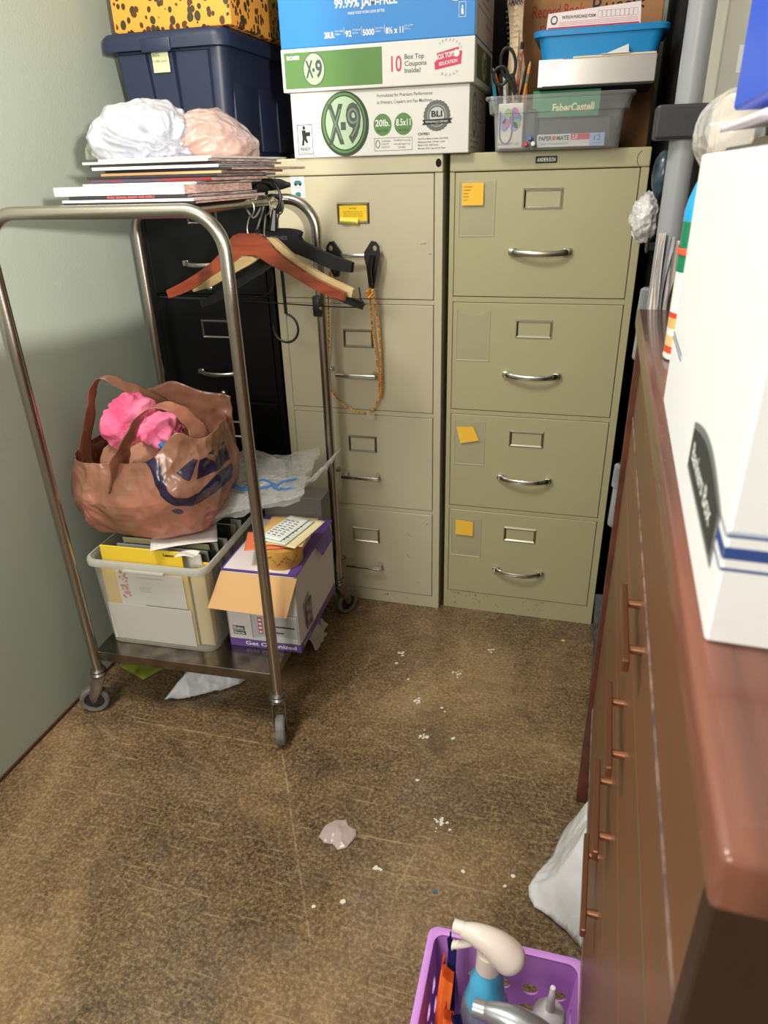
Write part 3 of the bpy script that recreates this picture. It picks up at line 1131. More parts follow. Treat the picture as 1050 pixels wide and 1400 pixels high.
t = thing('paper_box', 'white copier paper box lid with a green X-9 panel, under the blue paper box', 'paper box', (-0.173, -0.04, H + 0.143))
g = G()
g.box((-0.236, 0.233), (0, 0.305), (0.0, 0.089), card, 0.002)
g.build('carton', None, t, smooth=None)
g = G()
F = ((-0.236, 0, 0), (1, 0, 0), (0, 0, 1))
g.p_rect(F, 0.008, 0.007, 0.252, 0.081, cardg)
g.p_text(F, 'BOISE', 0.015, 0.067, 0.007, WHITE, w=0.032, bold=0.06, lay=2)
g.p_ell(F, 0.083, 0.045, 0.028, 0.034, slate, 2, n=40)
g.p_ell(F, 0.083, 0.045, 0.026, 0.032, palegr, 3, n=40)
g.p_text(F, 'X', 0.062, 0.029, 0.034, slate, w=0.019, bold=0.03, lay=4)
g.p_text(F, '-', 0.079, 0.034, 0.030, slate, w=0.006, bold=0.04, lay=4)
g.p_text(F, '9', 0.087, 0.029, 0.034, slate, w=0.017, bold=0.03, lay=4)
g.p_text(F, '10', 0.274, 0.030, 0.031, pinkred, w=0.025, bold=0.01)
for k, s in enumerate(('Box Top', 'Coupons', 'Inside!')):
    g.p_text(F, s, 0.306, 0.053 - 0.0135 * k, 0.0095, GREYINK, w=(0.046, 0.052, 0.038)[k], bold=0.02)
g.p_poly(F, [(0.378, 0.028), (0.438, 0.037), (0.440, 0.062), (0.432, 0.062), (0.432, 0.070), (0.382, 0.060), (0.380, 0.045), (0.376, 0.042)], pinkred)
g.p_text(F, 'BOX TOPS', 0.381, 0.047, 0.0095, WHITE, w=0.042, bold=0.03, lay=2, rot=0.16)
g.p_text(F, 'EDUCATION', 0.388, 0.0355, 0.0065, WHITE, w=0.042, bold=0.02, lay=2, rot=0.13)
g.p_ell(F, 0.427, 0.058, 0.007, 0.007, WHITE, 2)
for k, ch in enumerate('OFFICIAL'):
    a = 2.15 - k * 0.22
    g.p_text(F, ch, 0.409 + 0.034 * cos(a), 0.048 + 0.034 * sin(a), 0.005, GREYINK, w=0.0036 if ch != 'I' else 0.0012, align='CENTER', rot=a - pi / 2)
for k, ch in enumerate('BRAND'):
    a = -2.0 + k * 0.27
    g.p_text(F, ch, 0.409 + 0.036 * cos(a), 0.048 + 0.034 * sin(a), 0.005, GREYINK, w=0.004, align='CENTER', rot=a + pi / 2)
g.build('printing', None, t, smooth=None)
g = G()
Fr = ((0.233, 0, 0), (0, 1, 0), (0, 0, 1))
og = mat('carton_olive_green', (98, 104, 60), 0.6)
g.p_rect(Fr, 0.03, 0.012, 0.27, 0.078, og)
g.p_ell(Fr, 0.15, 0.045, 0.04, 0.03, palegr, 2)
g.p_text(Fr, 'X9', 0.15, 0.030, 0.03, slate, w=0.05, bold=0.03, align='CENTER', lay=3)
g.build('printing', None, t, smooth=None)

blue = mat('carton_blue', (42, 132, 206), 0.5)
pinkw = mat('carton_end_white', (222, 206, 202), 0.6)
t = thing('paper_box', 'bright blue copier paper box reading 99.99% jam-free, topmost of its stack', 'paper box', (-0.173, -0.036, H + 0.2325))
g = G()
g.box((-0.236, 0.232), (0, 0.30), (0.0, 0.24), blue, 0.0025)
g.box((-0.2335, 0.2326), (0.003, 0.297), (0.003, 0.237), pinkw)
g.build('carton', None, t, smooth=None)
g = G()
F = ((-0.236, 0, 0), (1, 0, 0), (0, 0, 1))
g.p_text(F, '99.99% JAM-FREE', 0.140, 0.072, 0.0165, WHITE, w=0.150, bold=0.03)
g.p_text(F, 'MAKES YOUR WORK LOOK BETTER', 0.172, 0.058, 0.0050, WHITE, w=0.088, bold=0.02)
u = 0.112
for s, w, s2 in (('20LB.', .025, 'Paper weight'), ('92', .015, 'US brightness'), ('5000', .028, 'Letter sheets'), ('8½ x 11', .042, '215 x 279')):
    g.p_text(F, s, u, 0.016, 0.0115, WHITE, w=w, bold=0.03)
    g.p_text(F, s2, u + w + 0.002, 0.0265, 0.0036, WHITE, w=0.020)
    g.p_text(F, s2[:6], u + w + 0.002, 0.0205, 0.0036, WHITE, w=0.014)
    u += w + 0.027
    if s != '8½ x 11':
        g.p_rect(F, u - 0.003, 0.019, u - 0.0022, 0.034, WHITE)
g.p_ell(F, 0.424, 0.092, 0.024, 0.026, WHITE, 1)
g.p_ell(F, 0.424, 0.092, 0.0215, 0.0235, BLACK, 2)
g.p_ell(F, 0.424, 0.092, 0.015, 0.0165, WHITE, 3)
g.p_text(F, 'BLI', 0.424, 0.088, 0.009, BLACK, w=0.018, bold=0.03, align='CENTER', lay=4)
g.p_frame(F, 0.430, 0.036, 0.446, 0.064, 0.0008, WHITE)
g.p_ell(F, 0.438, 0.055, 0.002, 0.0024, WHITE)
g.p_poly(F, [(0.435, 0.052), (0.440, 0.052), (0.441, 0.041), (0.436, 0.041)], WHITE)
g.build('printing', None, t, smooth=None)
g = G()
Fr = ((0.2328, 0, 0), (0, 1, 0), (0, 0, 1))
g.p_frame(Fr, 0.09, 0.075, 0.21, 0.16, 0.002, GREYINK)
for k in range(12):
    g.p_rect(Fr, 0.10 + 0.008 * k, 0.09, 0.103 + 0.008 * k, 0.15, GREYINK)
g.p_rect(Fr, 0.02, 0.060, 0.28, 0.0615, GREYINK)
g.p_text(Fr, 'BULK 5000 CT', 0.16, 0.036, 0.008, GREYINK, w=0.10)
g.build('printing', None, t, smooth=None)

# clear storage bin on the putty cabinet with its contents
shell = clear_plastic('clear_bin_plastic', (205, 205, 205), 0.15, 0.7, 0.3)
t = thing('storage_bin', 'clear plastic storage bin full of stationery on the putty green cabinet', 'storage bin', (0.252, -0.05, H))
g = G()
lp = rbox(g, (-0.150, 0.150), (0.0, 0.22), None, shell, 0.018)
# outer wall, rim, inner wall, floor
skin(g, [lp(0.915, 0.92, 0.0005), lp(0.93, 0.93, 0.0), lp(0.965, 0.96, 0.075), lp(1.03, 1.0, 0.077), lp(1.05, 1.01, 0.103), lp(1.09, 1.03, 0.104), lp(1.10, 1.04, 0.108), lp(1.09, 1.03, 0.111),
         lp(1.03, 0.995, 0.109), lp(0.95, 0.945, 0.073), lp(0.915, 0.915, 0.004)], shell)
g.build('bin', None, t, smooth=40)


def slab(name, lab, cat, x, y, z, m, bev=0.001, prints=None, group=None, parent=None):
    g = G()
    g.box(x, y, z, m, bev, seg=1)
    if prints:
        prints(g)
    o = g.build(name, None, parent, smooth=None)
    if parent is None:
        recenter(o)
        tag(o, lab, cat, group)
    return o


def pr_bag(g):
    F = ((0.110, -0.026, 1.326), (1, 0, 0), (0, 0, 1))
    for u, v, c in ((0.017, 0.060, (110, 140, 215)), (0.030, 0.072, (150, 200, 90)), (0.044, 0.074, (190, 110, 180)), (0.052, 0.062, (90, 110, 200)), (0.050, 0.050, (120, 190, 90)), (0.026, 0.052, (205, 100, 160)), (0.039, 0.058, (130, 100, 190)), (0.022, 0.045, (140, 150, 230)), (0.044, 0.045, (160, 170, 235))):
        g.p_ell(F, u, v, 0.0085, 0.0095, mat('balloon_%d_%d_%d' % c, c, 0.6), 1 + (u * 1000) % 3)
    g.p_text(F, 'HAVE A HAPPY DAY', 0.032, 0.006, 0.006, GREYINK, w=0.052, align='CENTER', lay=2)
    g.sweep(spline([(0.121, -0.0275, 1.402), (0.121, -0.028, 1.355), (0.127, -0.028, 1.340), (0.136, -0.028, 1.336), (0.145, -0.028, 1.343), (0.149, -0.028, 1.36), (0.150, -0.0275, 1.402)], 6), 0.0014, 8, mat('blue_cord', (80, 92, 170), 0.6))


slab('gift_bag', 'small white paper bag with coloured balloons and a blue cord, in the clear bin', 'gift bag', (0.1165, 0.174), (-0.025, 0.05), (1.326, 1.418), mat('cream_paper', (232, 226, 212), 0.6), 0.002, pr_bag)
dkplas = mat('charcoal_pouch', (62, 64, 72), 0.5, var=0.2, vscale=30)
slab('pencil_pouch', 'dark grey pouch standing in the clear bin beside the balloon bag', 'pouch', (0.179, 0.204), (-0.022, 0.06), (1.326, 1.405), dkplas, 0.004)
slab('pencil_pouch', 'wide dark grey pouch in the clear bin under the green box', 'pouch', (0.206, 0.372), (-0.005, 0.10), (1.3265, 1.385), dkplas, 0.004)
faber = mat('green_box_card', (30, 128, 84), 0.5)
slab('colouring_box', 'green flat box lettered FaberCastell, standing in the clear bin', 'pencil box', (0.192, 0.342), (-0.008, 0.09), (1.3865, 1.4405), faber, 0.001,
     lambda g: g.p_text(((0.192, -0.008, 1.3865), (1, 0, 0), (0, 0, 1)), 'FaberCastell', 0.046, 0.012, 0.015, mat('cream_letter', (226, 220, 170), 0.5), w=0.092, bold=0.03))


def pr_pm(g):
    F = ((0.2085, -0.027, 1.3255), (1, 0, 0), (0, 0, 1))
    rd = mat('red_ink', (214, 52, 62), 0.6)
    g.p_rect(F, 0.076, 0.0135, 0.118, 0.0255, rd)
    g.p_text(F, '2.0', 0.079, 0.0155, 0.008, WHITE, w=0.012, bold=0.02, lay=2)
    g.p_rect(F, 0.118, 0, 0.151, 0.026, mat('pale_blue_card', (168, 190, 236), 0.6))
    g.p_text(F, '12', 0.135, 0.011, 0.011, mat('navy_ink', (50, 60, 130), 0.6), w=0.014, align='CENTER', lay=2)
    g.p_text(F, 'crayons', 0.135, 0.004, 0.004, GREYINK, w=0.02, align='CENTER', lay=2)
    g.p_text(F, 'PAPER', 0.004, 0.0135, 0.009, BLACK, w=0.030, bold=0.03)
    g.p_ell(F, 0.0385, 0.018, 0.0042, 0.0048, rd)
    g.p_text(F, 'MATE', 0.0445, 0.0135, 0.009, BLACK, w=0.028, bold=0.03)
    g.p_text(F, '12 BLACK WOODCASE PENCILS', 0.004, 0.0045, 0.0045, GREYINK, w=0.068)


slab('pencil_pack', 'white pencil box lettered PAPER MATE with a 12, at the front of the clear bin', 'pencil box', (0.2085, 0.3595), (-0.0265, -0.008), (1.3255, 1.3515), mat('pencil_box_white', (226, 226, 226), 0.5), 0.0006, pr_pm)
for k, (c, nm) in enumerate((((200, 40, 60), 'red'), ((60, 110, 190), 'blue'), ((225, 225, 225), 'white'))):
    g = G()
    g.lathe([(0, 0), (0.0045, 0.0), (0.005, 0.002), (0.005, 0.03), (0.0042, 0.032), (0, 0.032)], 14, mat('marker_' + nm, c, 0.4), Matrix.Translation((0.185 + 0.0085 * k, -0.030, 1.333 + (0.012 if k == 1 else 0))) @ Matrix.Rotation(pi / 2, 4, 'X'))
    g.bm.transform(Matrix.Translation((0, 0.004, 0)))
    tag(recenter(g.build('marker_cap', None, None)), '%s marker end seen through the clear bin beside the pencil box' % nm, 'marker')

# pens, pencils and scissors at the left of the clear bin
random.seed(3)


def stick(name, lab, cat, a, b, r, m, tip=None, bands=()):
    g = G()
    a, b = Vector(a), Vector(b)
    g.sweep([a, b], [r, r], 8, m)
    d = (b - a).normalized()
    for (t0, t1, mm_, k) in bands:
        g.sweep([a.lerp(b, t0), a.lerp(b, t1)], [r * k, r * k], 8, mm_)
    if tip:
        g.sweep([b, b + d * 0.010], [r, r * 0.15], 8, tip)
    o = g.build(name, None, None)
    recenter(o)
    tag(o, lab, cat, 'pens and pencils in the clear bin')
    return o


orange = mat('orange_pencil', (228, 140, 48), 0.4)
pinkish = mat('eraser_pink', (210, 110, 100), 0.7)
ferr = mat('ferrule', (150, 160, 120), 0.3, 0.8)
darkpen = mat('dark_pen', (52, 48, 50), 0.35)
whpen = mat('white_pen', (222, 224, 226), 0.3)
woodc = mat('pencil_wood', (214, 176, 130), 0.6)
pat = mat('patterned_pencil', (196, 150, 120), 0.5, c2=(170, 50, 50), vscale=120)
z0 = 1.421
stick('pencil', 'orange pencil leaning left in the clear bin, behind the small scissors loop', 'pencil', (0.118, 0.078, z0), (0.090, 0.078, 1.492), 0.0035, orange, woodc)
stick('pen', 'white pen upright in the clear bin below the scissors', 'pen', (0.121, 0.062, z0), (0.117, 0.062, 1.482), 0.0042, whpen)
stick('pen', 'dark pen beside the white pen in the clear bin', 'pen', (0.110, 0.068, z0), (0.108, 0.068, 1.473), 0.0035, darkpen)
stick('pen', 'dark pen right of the white pen in the clear bin', 'pen', (0.131, 0.072, z0), (0.128, 0.072, 1.480), 0.0036, darkpen)
stick('pencil', 'tall pencil with red and tan pattern and black tip in the clear bin', 'pencil', (0.146, 0.066, z0), (0.155, 0.066, 1.548), 0.0042, pat, None, ((0.88, 0.985, BLACK, 1.08), (0.985, 1.0, pinkish, 1.0)))
stick('pencil', 'orange pencil with a metal ferrule right of the patterned pencil', 'pencil', (0.162, 0.064, z0), (0.174, 0.064, 1.498), 0.0036, orange, woodc, ((0.55, 0.8, ferr, 1.05), (0.8, 1.0, pinkish, 0.98)))
stick('pen', 'dark pen leaning right between the two tall pencils', 'pen', (0.153, 0.076, z0), (0.166, 0.076, 1.496), 0.0036, darkpen)
stick('pencil', 'worn pencil leaning right beneath the large scissors loop', 'pencil', (0.139, 0.080, z0), (0.134, 0.080, 1.476), 0.0036, woodc)
stick('pen', 'pen with a bright blue cap at the left edge of the bin', 'pen', (0.100, 0.050, z0), (0.090, 0.050, 1.486), 0.0045, mat('sky_blue_pen', (60, 150, 190), 0.4))
stick('pen', 'small pale pen at the far left of the clear bin rim', 'pen', (0.094, 0.028, z0), (0.094, 0.028, 1.438), 0.004, mat('pale_blue_pen', (170, 200, 215), 0.4))
bp_ = mat('scissor_black', (34, 33, 34), 0.35)
t = thing('scissors', 'black-handled scissors standing in the clear bin', 'scissors', (0.14, 0.03, 1.42))
Fx = Matrix.Translation((-0.14, -0.03, -1.42))
g = G()
g.sweep([Fx @ Vector((0.1275 + 0.0165 * cos(a) - 0.006 * sin(a), 0.03, 1.503 + 0.030 * sin(a) + 0.004 * cos(a))) for a in [2 * pi * k / 28 for k in range(28)]], 0.0036, 8, bp_, closed=True)
g.sweep([Fx @ Vector(p) for p in ((0.138, 0.03, 1.482), (0.141, 0.03, 1.465), (0.146, 0.03, 1.448), (0.152, 0.03, 1.43))], [0.005, 0.006, 0.005, 0.003], 8, bp_)
g.build('handle', None, t)
g = G()
g.sweep([Fx @ Vector((0.112 + 0.0165 * cos(a), 0.026, 1.478 + 0.0185 * sin(a))) for a in [2 * pi * k / 28 for k in range(28)]], 0.0036, 8, bp_, closed=True)
g.sweep([Fx @ Vector(p) for p in ((0.127, 0.026, 1.480), (0.135, 0.026, 1.466), (0.143, 0.027, 1.452), (0.150, 0.028, 1.43))], [0.005, 0.006, 0.005, 0.003], 8, bp_)
g.build('handle', None, t)
g = G()
g.sweep([Fx @ Vector(p) for p in ((0.149, 0.028, 1.44), (0.160, 0.030, 1.40))], [0.004, 0.002], 6, nickel)
g.build('blade', None, t)

# silver tray box, blue bin, papers
silver = mat('silver_card', (196, 190, 184), 0.22, 0.55)
t = thing('tray_box', 'shiny silver-grey shallow box lying across the clear bin', 'tray box', (0.330, -0.028, 1.4415))
g = G()
g.box((-0.126, 0.121), (0, 0.215), (0.0, 0.004), BLACK, 0.001, seg=1)
g.box((-0.127, 0.122), (-0.001, 0.216), (0.004, 0.056), silver, 0.002)
g.build('tray', None, t, smooth=None)
g = G()
g.prism([(-0.1275, 0.004), (-0.1275, 0.056), (-0.075, 0.056), (-0.118, 0.004)], ((0, -0.0012, 0), (1, 0, 0), (0, 0, 1)), 0, 0.0004, mat('white_gloss_panel', (238, 238, 238), 0.15))
g.build('white_panel', None, t, smooth=None)
slab('folder', 'cream card folder lying on the silver tray box', 'folder', (0.275, 0.450), (-0.020, 0.18), (1.498, 1.502), mat('cream_card', (226, 208, 170), 0.6))
bb = mat('cyan_bin_plastic', (28, 140, 206), 0.35)
t = thing('plastic_bin', 'bright blue shallow plastic bin stacked on the silver tray box', 'plastic bin', (0.326, 0.01, 1.5025))
g = G()
lp = rbox(g, (-0.132, 0.138), (0.0, 0.20), None, bb, 0.022)
skin(g, [lp(0.9, 0.9, 0.0005), lp(0.92, 0.92, 0), lp(0.99, 0.98, 0.043), lp(1.07, 1.04, 0.044), lp(1.08, 1.05, 0.053), lp(1.05, 1.03, 0.056), lp(0.97, 0.96, 0.054), lp(0.9, 0.9, 0.006)], bb)
g.build('bin', None, t, smooth=40)
slab('paper_sheet', 'loose white papers curling over the tray box under the blue bin', 'papers', (0.335, 0.395), (-0.024, 0.005), (1.5021, 1.5035), WHITE)
g = G()
g.quad([(0.345, -0.02, 1.5036), (0.392, -0.02, 1.5036), (0.391, 0.006, 1.522), (0.350, 0.004, 1.508)], mat('paper_white', (236, 234, 230), 0.7))
tag(recenter(g.build('paper_sheet', None, None, smooth=None)), 'corner of white paper standing up in front of the blue bin', 'papers')
g = G()
pk2 = mat('form_red', (196, 62, 84), 0.7)
F = ((0.207, 0.055, 1.552), (1, 0, 0), (0, 0.12, 1))
g.prism([(0, 0), (0.206, 0.006), (0.202, 0.055), (0.003, 0.044)], F, -0.001, 0, mat('form_pink_paper', (244, 226, 228), 0.7))
g.p_rect(F, 0.004, 0.010, 0.202, 0.017, pk2)
g.p_text(F, 'PATRON PURCHASE FORM', 0.035, 0.032, 0.006, BLACK, w=0.072, bold=0.02)
g.p_ell(F, 0.017, 0.031, 0.008, 0.009, GREYINK, 1, ring=0.003)
g.p_rect(F, 0.012, 0.023, 0.022, 0.026, GREYINK)
for k in range(9):
    g.p_frame(F, 0.112 + 0.0095 * k, 0.030, 0.121 + 0.0095 * k, 0.043, 0.0004, GREYINK)
for k in range(3):
    g.p_rect(F, 0.028, 0.026 - 0.003 * k, 0.198, 0.0265 - 0.003 * k, pk2)
tag(recenter(g.build('paper_form', None, None, smooth=None)), 'white and red printed form standing in the blue bin', 'paper form')

kraft = mat('kraft_cardboard', (186, 132, 84), 0.75, var=0.12, vscale=12)
kraft2 = mat('dark_kraft_cardboard', (122, 78, 46), 0.8, var=0.15, vscale=10)


def pr_kb(g):
    F = ((0.125, 0.235, 1.325), (1, 0, 0), (0, 0, 1))
    rdm = mat('red_marker', (176, 48, 34), 0.8)
    g.p_text(F, 'Record Book', 0.035, 0.292, 0.026, rdm, w=0.125)
    g.p_text(F, 'records', 0.055, 0.262, 0.022, rdm, w=0.105)
    g.p_text(F, 'Russ', 0.178, 0.290, 0.036, BLACK, w=0.09)
    g.p_text(F, 'Mabe', 0.200, 0.270, 0.012, BLACK, w=0.045)
    g.p_text(F, '*', 0.270, 0.270, 0.05, BLACK)


slab('cardboard_box', 'brown cardboard box with red and black handwriting, behind the blue bin', 'cardboard box', (0.125, 0.468), (0.235, 0.55), (1.3225, 1.70), kraft, 0.002, pr_kb)
g = G()
km = mat('pale_kraft_paper', (240, 212, 172), 0.7, bump=0.4, bscale=14)
V = []
g.grid(lambda u, v: (0.100 + 0.047 * u + 0.022 * (1 - v) + 0.004 * sin(9 * v) * (1 if u > .5 else -1) + (0.012 * v if u < .5 else -0.006 * v),
                     0.108 - 0.012 * sin(pi * u) + 0.006 * sin(11 * v + 3 * u), 1.40 + 0.29 * v), 10, 24, km)
g.grid(lambda u, v: (0.100 + 0.047 * u + 0.022 * (1 - v) + 0.004 * sin(9 * v) * (1 if u > .5 else -1) + (0.012 * v if u < .5 else -0.006 * v),
                     0.108 + 0.010 * sin(pi * u) + 0.006 * sin(11 * v + 3 * u), 1.40 + 0.29 * v), 10, 24, km)
F = ((0.108, 0.0885, 1.575), (1, 0.0, 0.10), (-0.02, 0, 1))
g.p_text(F, 'YAMAHA', 0.002, 0.046, 0.013, BLACK, w=0.040, bold=0.03)
for k, w in enumerate((.03, .028, .02, .025, .032, .03, .016, .024)):
    g.p_text(F, ('ARTIST CARE KIT', 'for trumpets and', 'cornets', 'CARE SYSTEM', 'includes brushes', 'cloth and valve oil', 'made in', 'Japan Music Corp')[k], 0.003 + 0.001 * k, 0.034 - 0.0105 * k, 0.005, GREYINK, w=w)
g.bm.transform(Matrix.Translation((0, -0.0, -0.0)))
tag(recenter(g.build('paper_sleeve', None, None)), 'tall pale kraft paper sleeve lettered YAMAHA behind the scissors', 'paper sleeve')
slab('cardboard_box', 'small brown box added to darken the space behind the scissors and the white pen', 'cardboard box', (0.088, 0.1225), (0.19, 0.55), (1.3225, 1.50), kraft2, 0.002)  # invented box, put here to fill a dark area
darkbox = mat('filler_black', (20, 17, 16), 0.8)  # black of the blocks added to darken the background
slab('shade_block', 'added black block standing in for the dark space behind the paper boxes', 'shade_block', (-0.49, 0.084), (0.40, 0.66), (1.3205, 1.95), darkbox, 0.004)  # invented; hides the lit back wall so the space reads black

# ------------------------------------------------------------------ magazines and bags on top of the trolley
random.seed(21)
pap = {
    'w': mat('magazine_white', (240, 238, 234), 0.45),
    'c': mat('newsprint', (214, 204, 194), 0.8, var=0.15, vscale=90),
    'd': mat('magazine_dark_cover', (44, 40, 44), 0.3),
    'g': mat('magazine_grey_edge', (150, 146, 142), 0.6, c2=(60, 54, 56), vscale=160, stretch=(0.3, 0.3, 8)),
    'b': mat('magazine_blue_cover', (46, 62, 84), 0.3, c2=(120, 40, 40), vscale=18),
    'm': mat('magazine_mixed_edge', (196, 176, 170), 0.7, c2=(96, 60, 60), vscale=120, stretch=(0.3, 0.3, 6)),
    'p': mat('pinkish_page_edge', (216, 182, 170), 0.8, c2=(170, 130, 120), vscale=60, stretch=(1, 1, 8)),
    't': mat('tan_paper', (206, 160, 110), 0.7),
}
ztop = 1.2395
layers = [  # label, x0, x1, y0, y1, thickness, rotation, cover, core
    ('dark glossy magazine at the very bottom of the trolley pile', -0.625, -0.352, -0.655, -0.36, 0.0045, 0.02, 'd', 'p'),
    ('thin white magazine second from the bottom of the trolley pile', -0.622, -0.345, -0.660, -0.345, 0.0045, 0.0, 'w', 'p'),
    ('black magazine with a red printed spine, under the thick white catalogue', -0.610, -0.360, -0.655, -0.35, 0.0060, 0.015, 'd', 'm'),
    ('thick white catalogue sticking out at the left of the trolley pile', -0.640, -0.365, -0.655, -0.365, 0.0150, 0.01, 'w', 'p'),
    ('newsprint flyer lying on the thick white catalogue', -0.595, -0.350, -0.625, -0.35, 0.0040, -0.02, 'c', 'm'),
    ('dark blue and red covered magazine in the upper trolley pile', -0.585, -0.335, -0.615, -0.335, 0.0060, 0.03, 'b', 'p'),
    ('dark covered magazine beneath the tan booklet in the trolley pile', -0.600, -0.325, -0.605, -0.32, 0.0050, 0.02, 'd', 'g'),
    ('tan covered booklet in the upper trolley pile', -0.575, -0.315, -0.590, -0.31, 0.0045, -0.03, 't', 'm'),
    ('black covered magazine in the upper trolley pile, sticking out to the right', -0.570, -0.290, -0.580, -0.25, 0.0045, -0.06, 'd', 'p'),
    ('white brochure near the top of the trolley pile', -0.590, -0.330, -0.600, -0.30, 0.0050, 0.05, 'w', 'g'),
    ('dark glossy brochure with curling corners near the top of the trolley pile', -0.600, -0.325, -0.590, -0.28, 0.0040, 0.03, 'd', 'm'),
    ('grey newsprint sheet second from the top of the trolley pile', -0.605, -0.335, -0.600, -0.29, 0.0045, -0.02, 'c', 'p'),
    ('topmost white flyer of the trolley pile, under the plastic bags', -0.570, -0.325, -0.595, -0.27, 0.0035, -0.05, 'w', 'c'),
]
for lab, x0, x1, y0, y1, th, rz, cv, co in layers:
    g = G()
    cx, cy = (x0 + x1) / 2, (y0 + y1) / 2
    sd = random.random() * 10

    def P(u, v, top, inset=0.0, cx=cx, cy=cy, x0=x0, x1=x1, y0=y0, y1=y1, rz=rz, sd=sd):
        X = x0 + inset + (x1 - x0 - 2 * inset) * u - cx
        Y = y0 + inset + (y1 - y0 - 2 * inset) * v - cy
        if u > 0.99:
            X += 0.006 * noise.noise(Vector((v * 6, sd, 0)))
        w = 0.0
        return (cx + X * cos(rz) - Y * sin(rz), cy + X * sin(rz) + Y * cos(rz), ztop + (th if top else 0.0003) + w)
    c_ = pap[cv]
    k_ = pap[co]
    th_c = 0.0006
    for (zb, zt, ins, mm_) in ((0.0003, th_c, 0.0, c_), (th_c, th - th_c, 0.0015, k_), (th - th_c, th, 0.0, c_)):
        A = [(0, 0), (1, 0)] + [(1, v / 8) for v in range(1, 8)] + [(1, 1), (0, 1)]
        lo = [Vector(P(a, b, False, ins)) for a, b in A]
        for q in lo:
            q.z = ztop + zb
        hi = [Vector((q.x, q.y, ztop + zt)) for q in lo]
        va = [g.bm.verts.new(q) for q in lo]
        vb = [g.bm.verts.new(q) for q in hi]
        n = len(va)
        fs = [g.bm.faces.new(list(reversed(va))), g.bm.faces.new(vb)] + [g.bm.faces.new((va[i], va[(i + 1) % n], vb[(i + 1) % n], vb[i])) for i in range(n)]
        g._fin(fs, mm_)
    # spine along the near edge
    a = Vector(P(0, 0, False)); b = Vector(P(1, 0, False))
    g.sweep([(a.x, a.y + 0.0008, ztop + th / 2), (b.x, b.y + 0.0008, ztop + th / 2)], [(0.0009, th / 2), (0.0009, th / 2)], 8, c_, up=(0, 0, 1))
    if 'red printed spine' in lab:
        g.p_text((((a.x + b.x) / 2 - 0.04, a.y - 0.0004, ztop + 0.0014), (1, 0, 0), (0, 0, 1)), 'MUSIC SCHOOL REVIEW AND SUPPLY', 0, 0, 0.0034, mat('spine_red', (214, 90, 90), 0.5), w=0.10, bold=0.03)
    o = g.build('magazine', None, None, smooth=None)
    recenter(o)
    tag(o, lab, 'magazine', 'magazine pile on the trolley')
    ztop += th + 0.0006


def blob(name, lab, c, rad, m, seed, amp=0.16, fs=9.0, flat=None, sub=6, shape=None, knot=None):
    g = G()
    bmesh.ops.create_icosphere(g.bm, subdivisions=sub, radius=1.0)
    for v in g.bm.verts:
        p = v.co.copy()
        n = p.normalized()
        q = Vector((p.x * rad[0], p.y * rad[1], p.z * rad[2]))
        f = fold(q, fs, seed) * amp * 0.6 + noise.noise(q * fs * 0.45 + Vector((seed, 0, 0))) * amp * 0.7
        f += 0.35 * amp * (fold(q, fs * 2.6, seed + 3) - 0.3) * 0.5
        if knot:
            dv = (q - Vector(knot))
            w_ = min(1.0, dv.length / 0.05)
            f += 0.17 * w_ * (fold(dv.normalized(), 3.4, seed + 9) - 0.35) * min(1, 0.07 / (dv.length + 0.02))
        q = q * (1 + f)
        if shape:
            q = shape(q, n)
        if flat is not None and q.z < flat:
            q.z = flat + (q.z - flat) * 0.04
        v.co = q + Vector(c)
    o = g.build(name, m, None, smooth=180)
    recenter(o)
    tag(o, lab, 'plastic bag')
    return o


def crinkle(m, s1=16, s2=44, strength=0.9, dist=0.012, stretch=(1, 1, 1)):
    """crumpled-film relief from two sizes of facets"""
    nt = m.node_tree
    N, L = nt.nodes, nt.links
    tc = N.new('ShaderNodeTexCoord')
    mp = N.new('ShaderNodeMapping')
    mp.inputs['Scale'].default_value = stretch
    mp.inputs['Rotation'].default_value = (0.4, 0.3, 0.2)
    L.new(tc.outputs['Object'], mp.inputs[0])
    wn = N.new('ShaderNodeTexNoise')
    wn.inputs['Scale'].default_value = 11
    L.new(mp.outputs[0], wn.inputs['Vector'])
    va = N.new('ShaderNodeVectorMath')
    va.operation = 'MULTIPLY_ADD'
    L.new(wn.outputs['Color'], va.inputs[0])
    va.inputs[1].default_value = (0.06, 0.06, 0.06)
    L.new(mp.outputs[0], va.inputs[2])
    hs = []
    for s_ in (s1, s2):
        v = N.new('ShaderNodeTexVoronoi')
        v.inputs['Scale'].default_value = s_
        L.new(va.outputs[0], v.inputs['Vector'])
        hs.append(v.outputs['Distance'])
    ad = N.new('ShaderNodeMath')
    ad.operation = 'MULTIPLY_ADD'
    L.new(hs[1], ad.inputs[0])
    ad.inputs[1].default_value = s1 / s2
    L.new(hs[0], ad.inputs[2])
    bp = N.new('ShaderNodeBump')
    bp.inputs['Strength'].default_value = strength
    bp.inputs['Distance'].default_value = dist * 0.7
    L.new(ad.outputs[0], bp.inputs['Height'])
    for n in list(N):
        if n.type in ('BSDF_PRINCIPLED', 'BSDF_TRANSLUCENT'):
            L.new(bp.outputs[0], n.inputs['Normal'])
    return m


def film_mat(name, c, transl=0.3, rough=0.3, alpha=1.0, c2=None):
    return crinkle(mat(name, c, rough, transl=transl, alpha=alpha, c2=c2, vscale=7, spec=0.6))


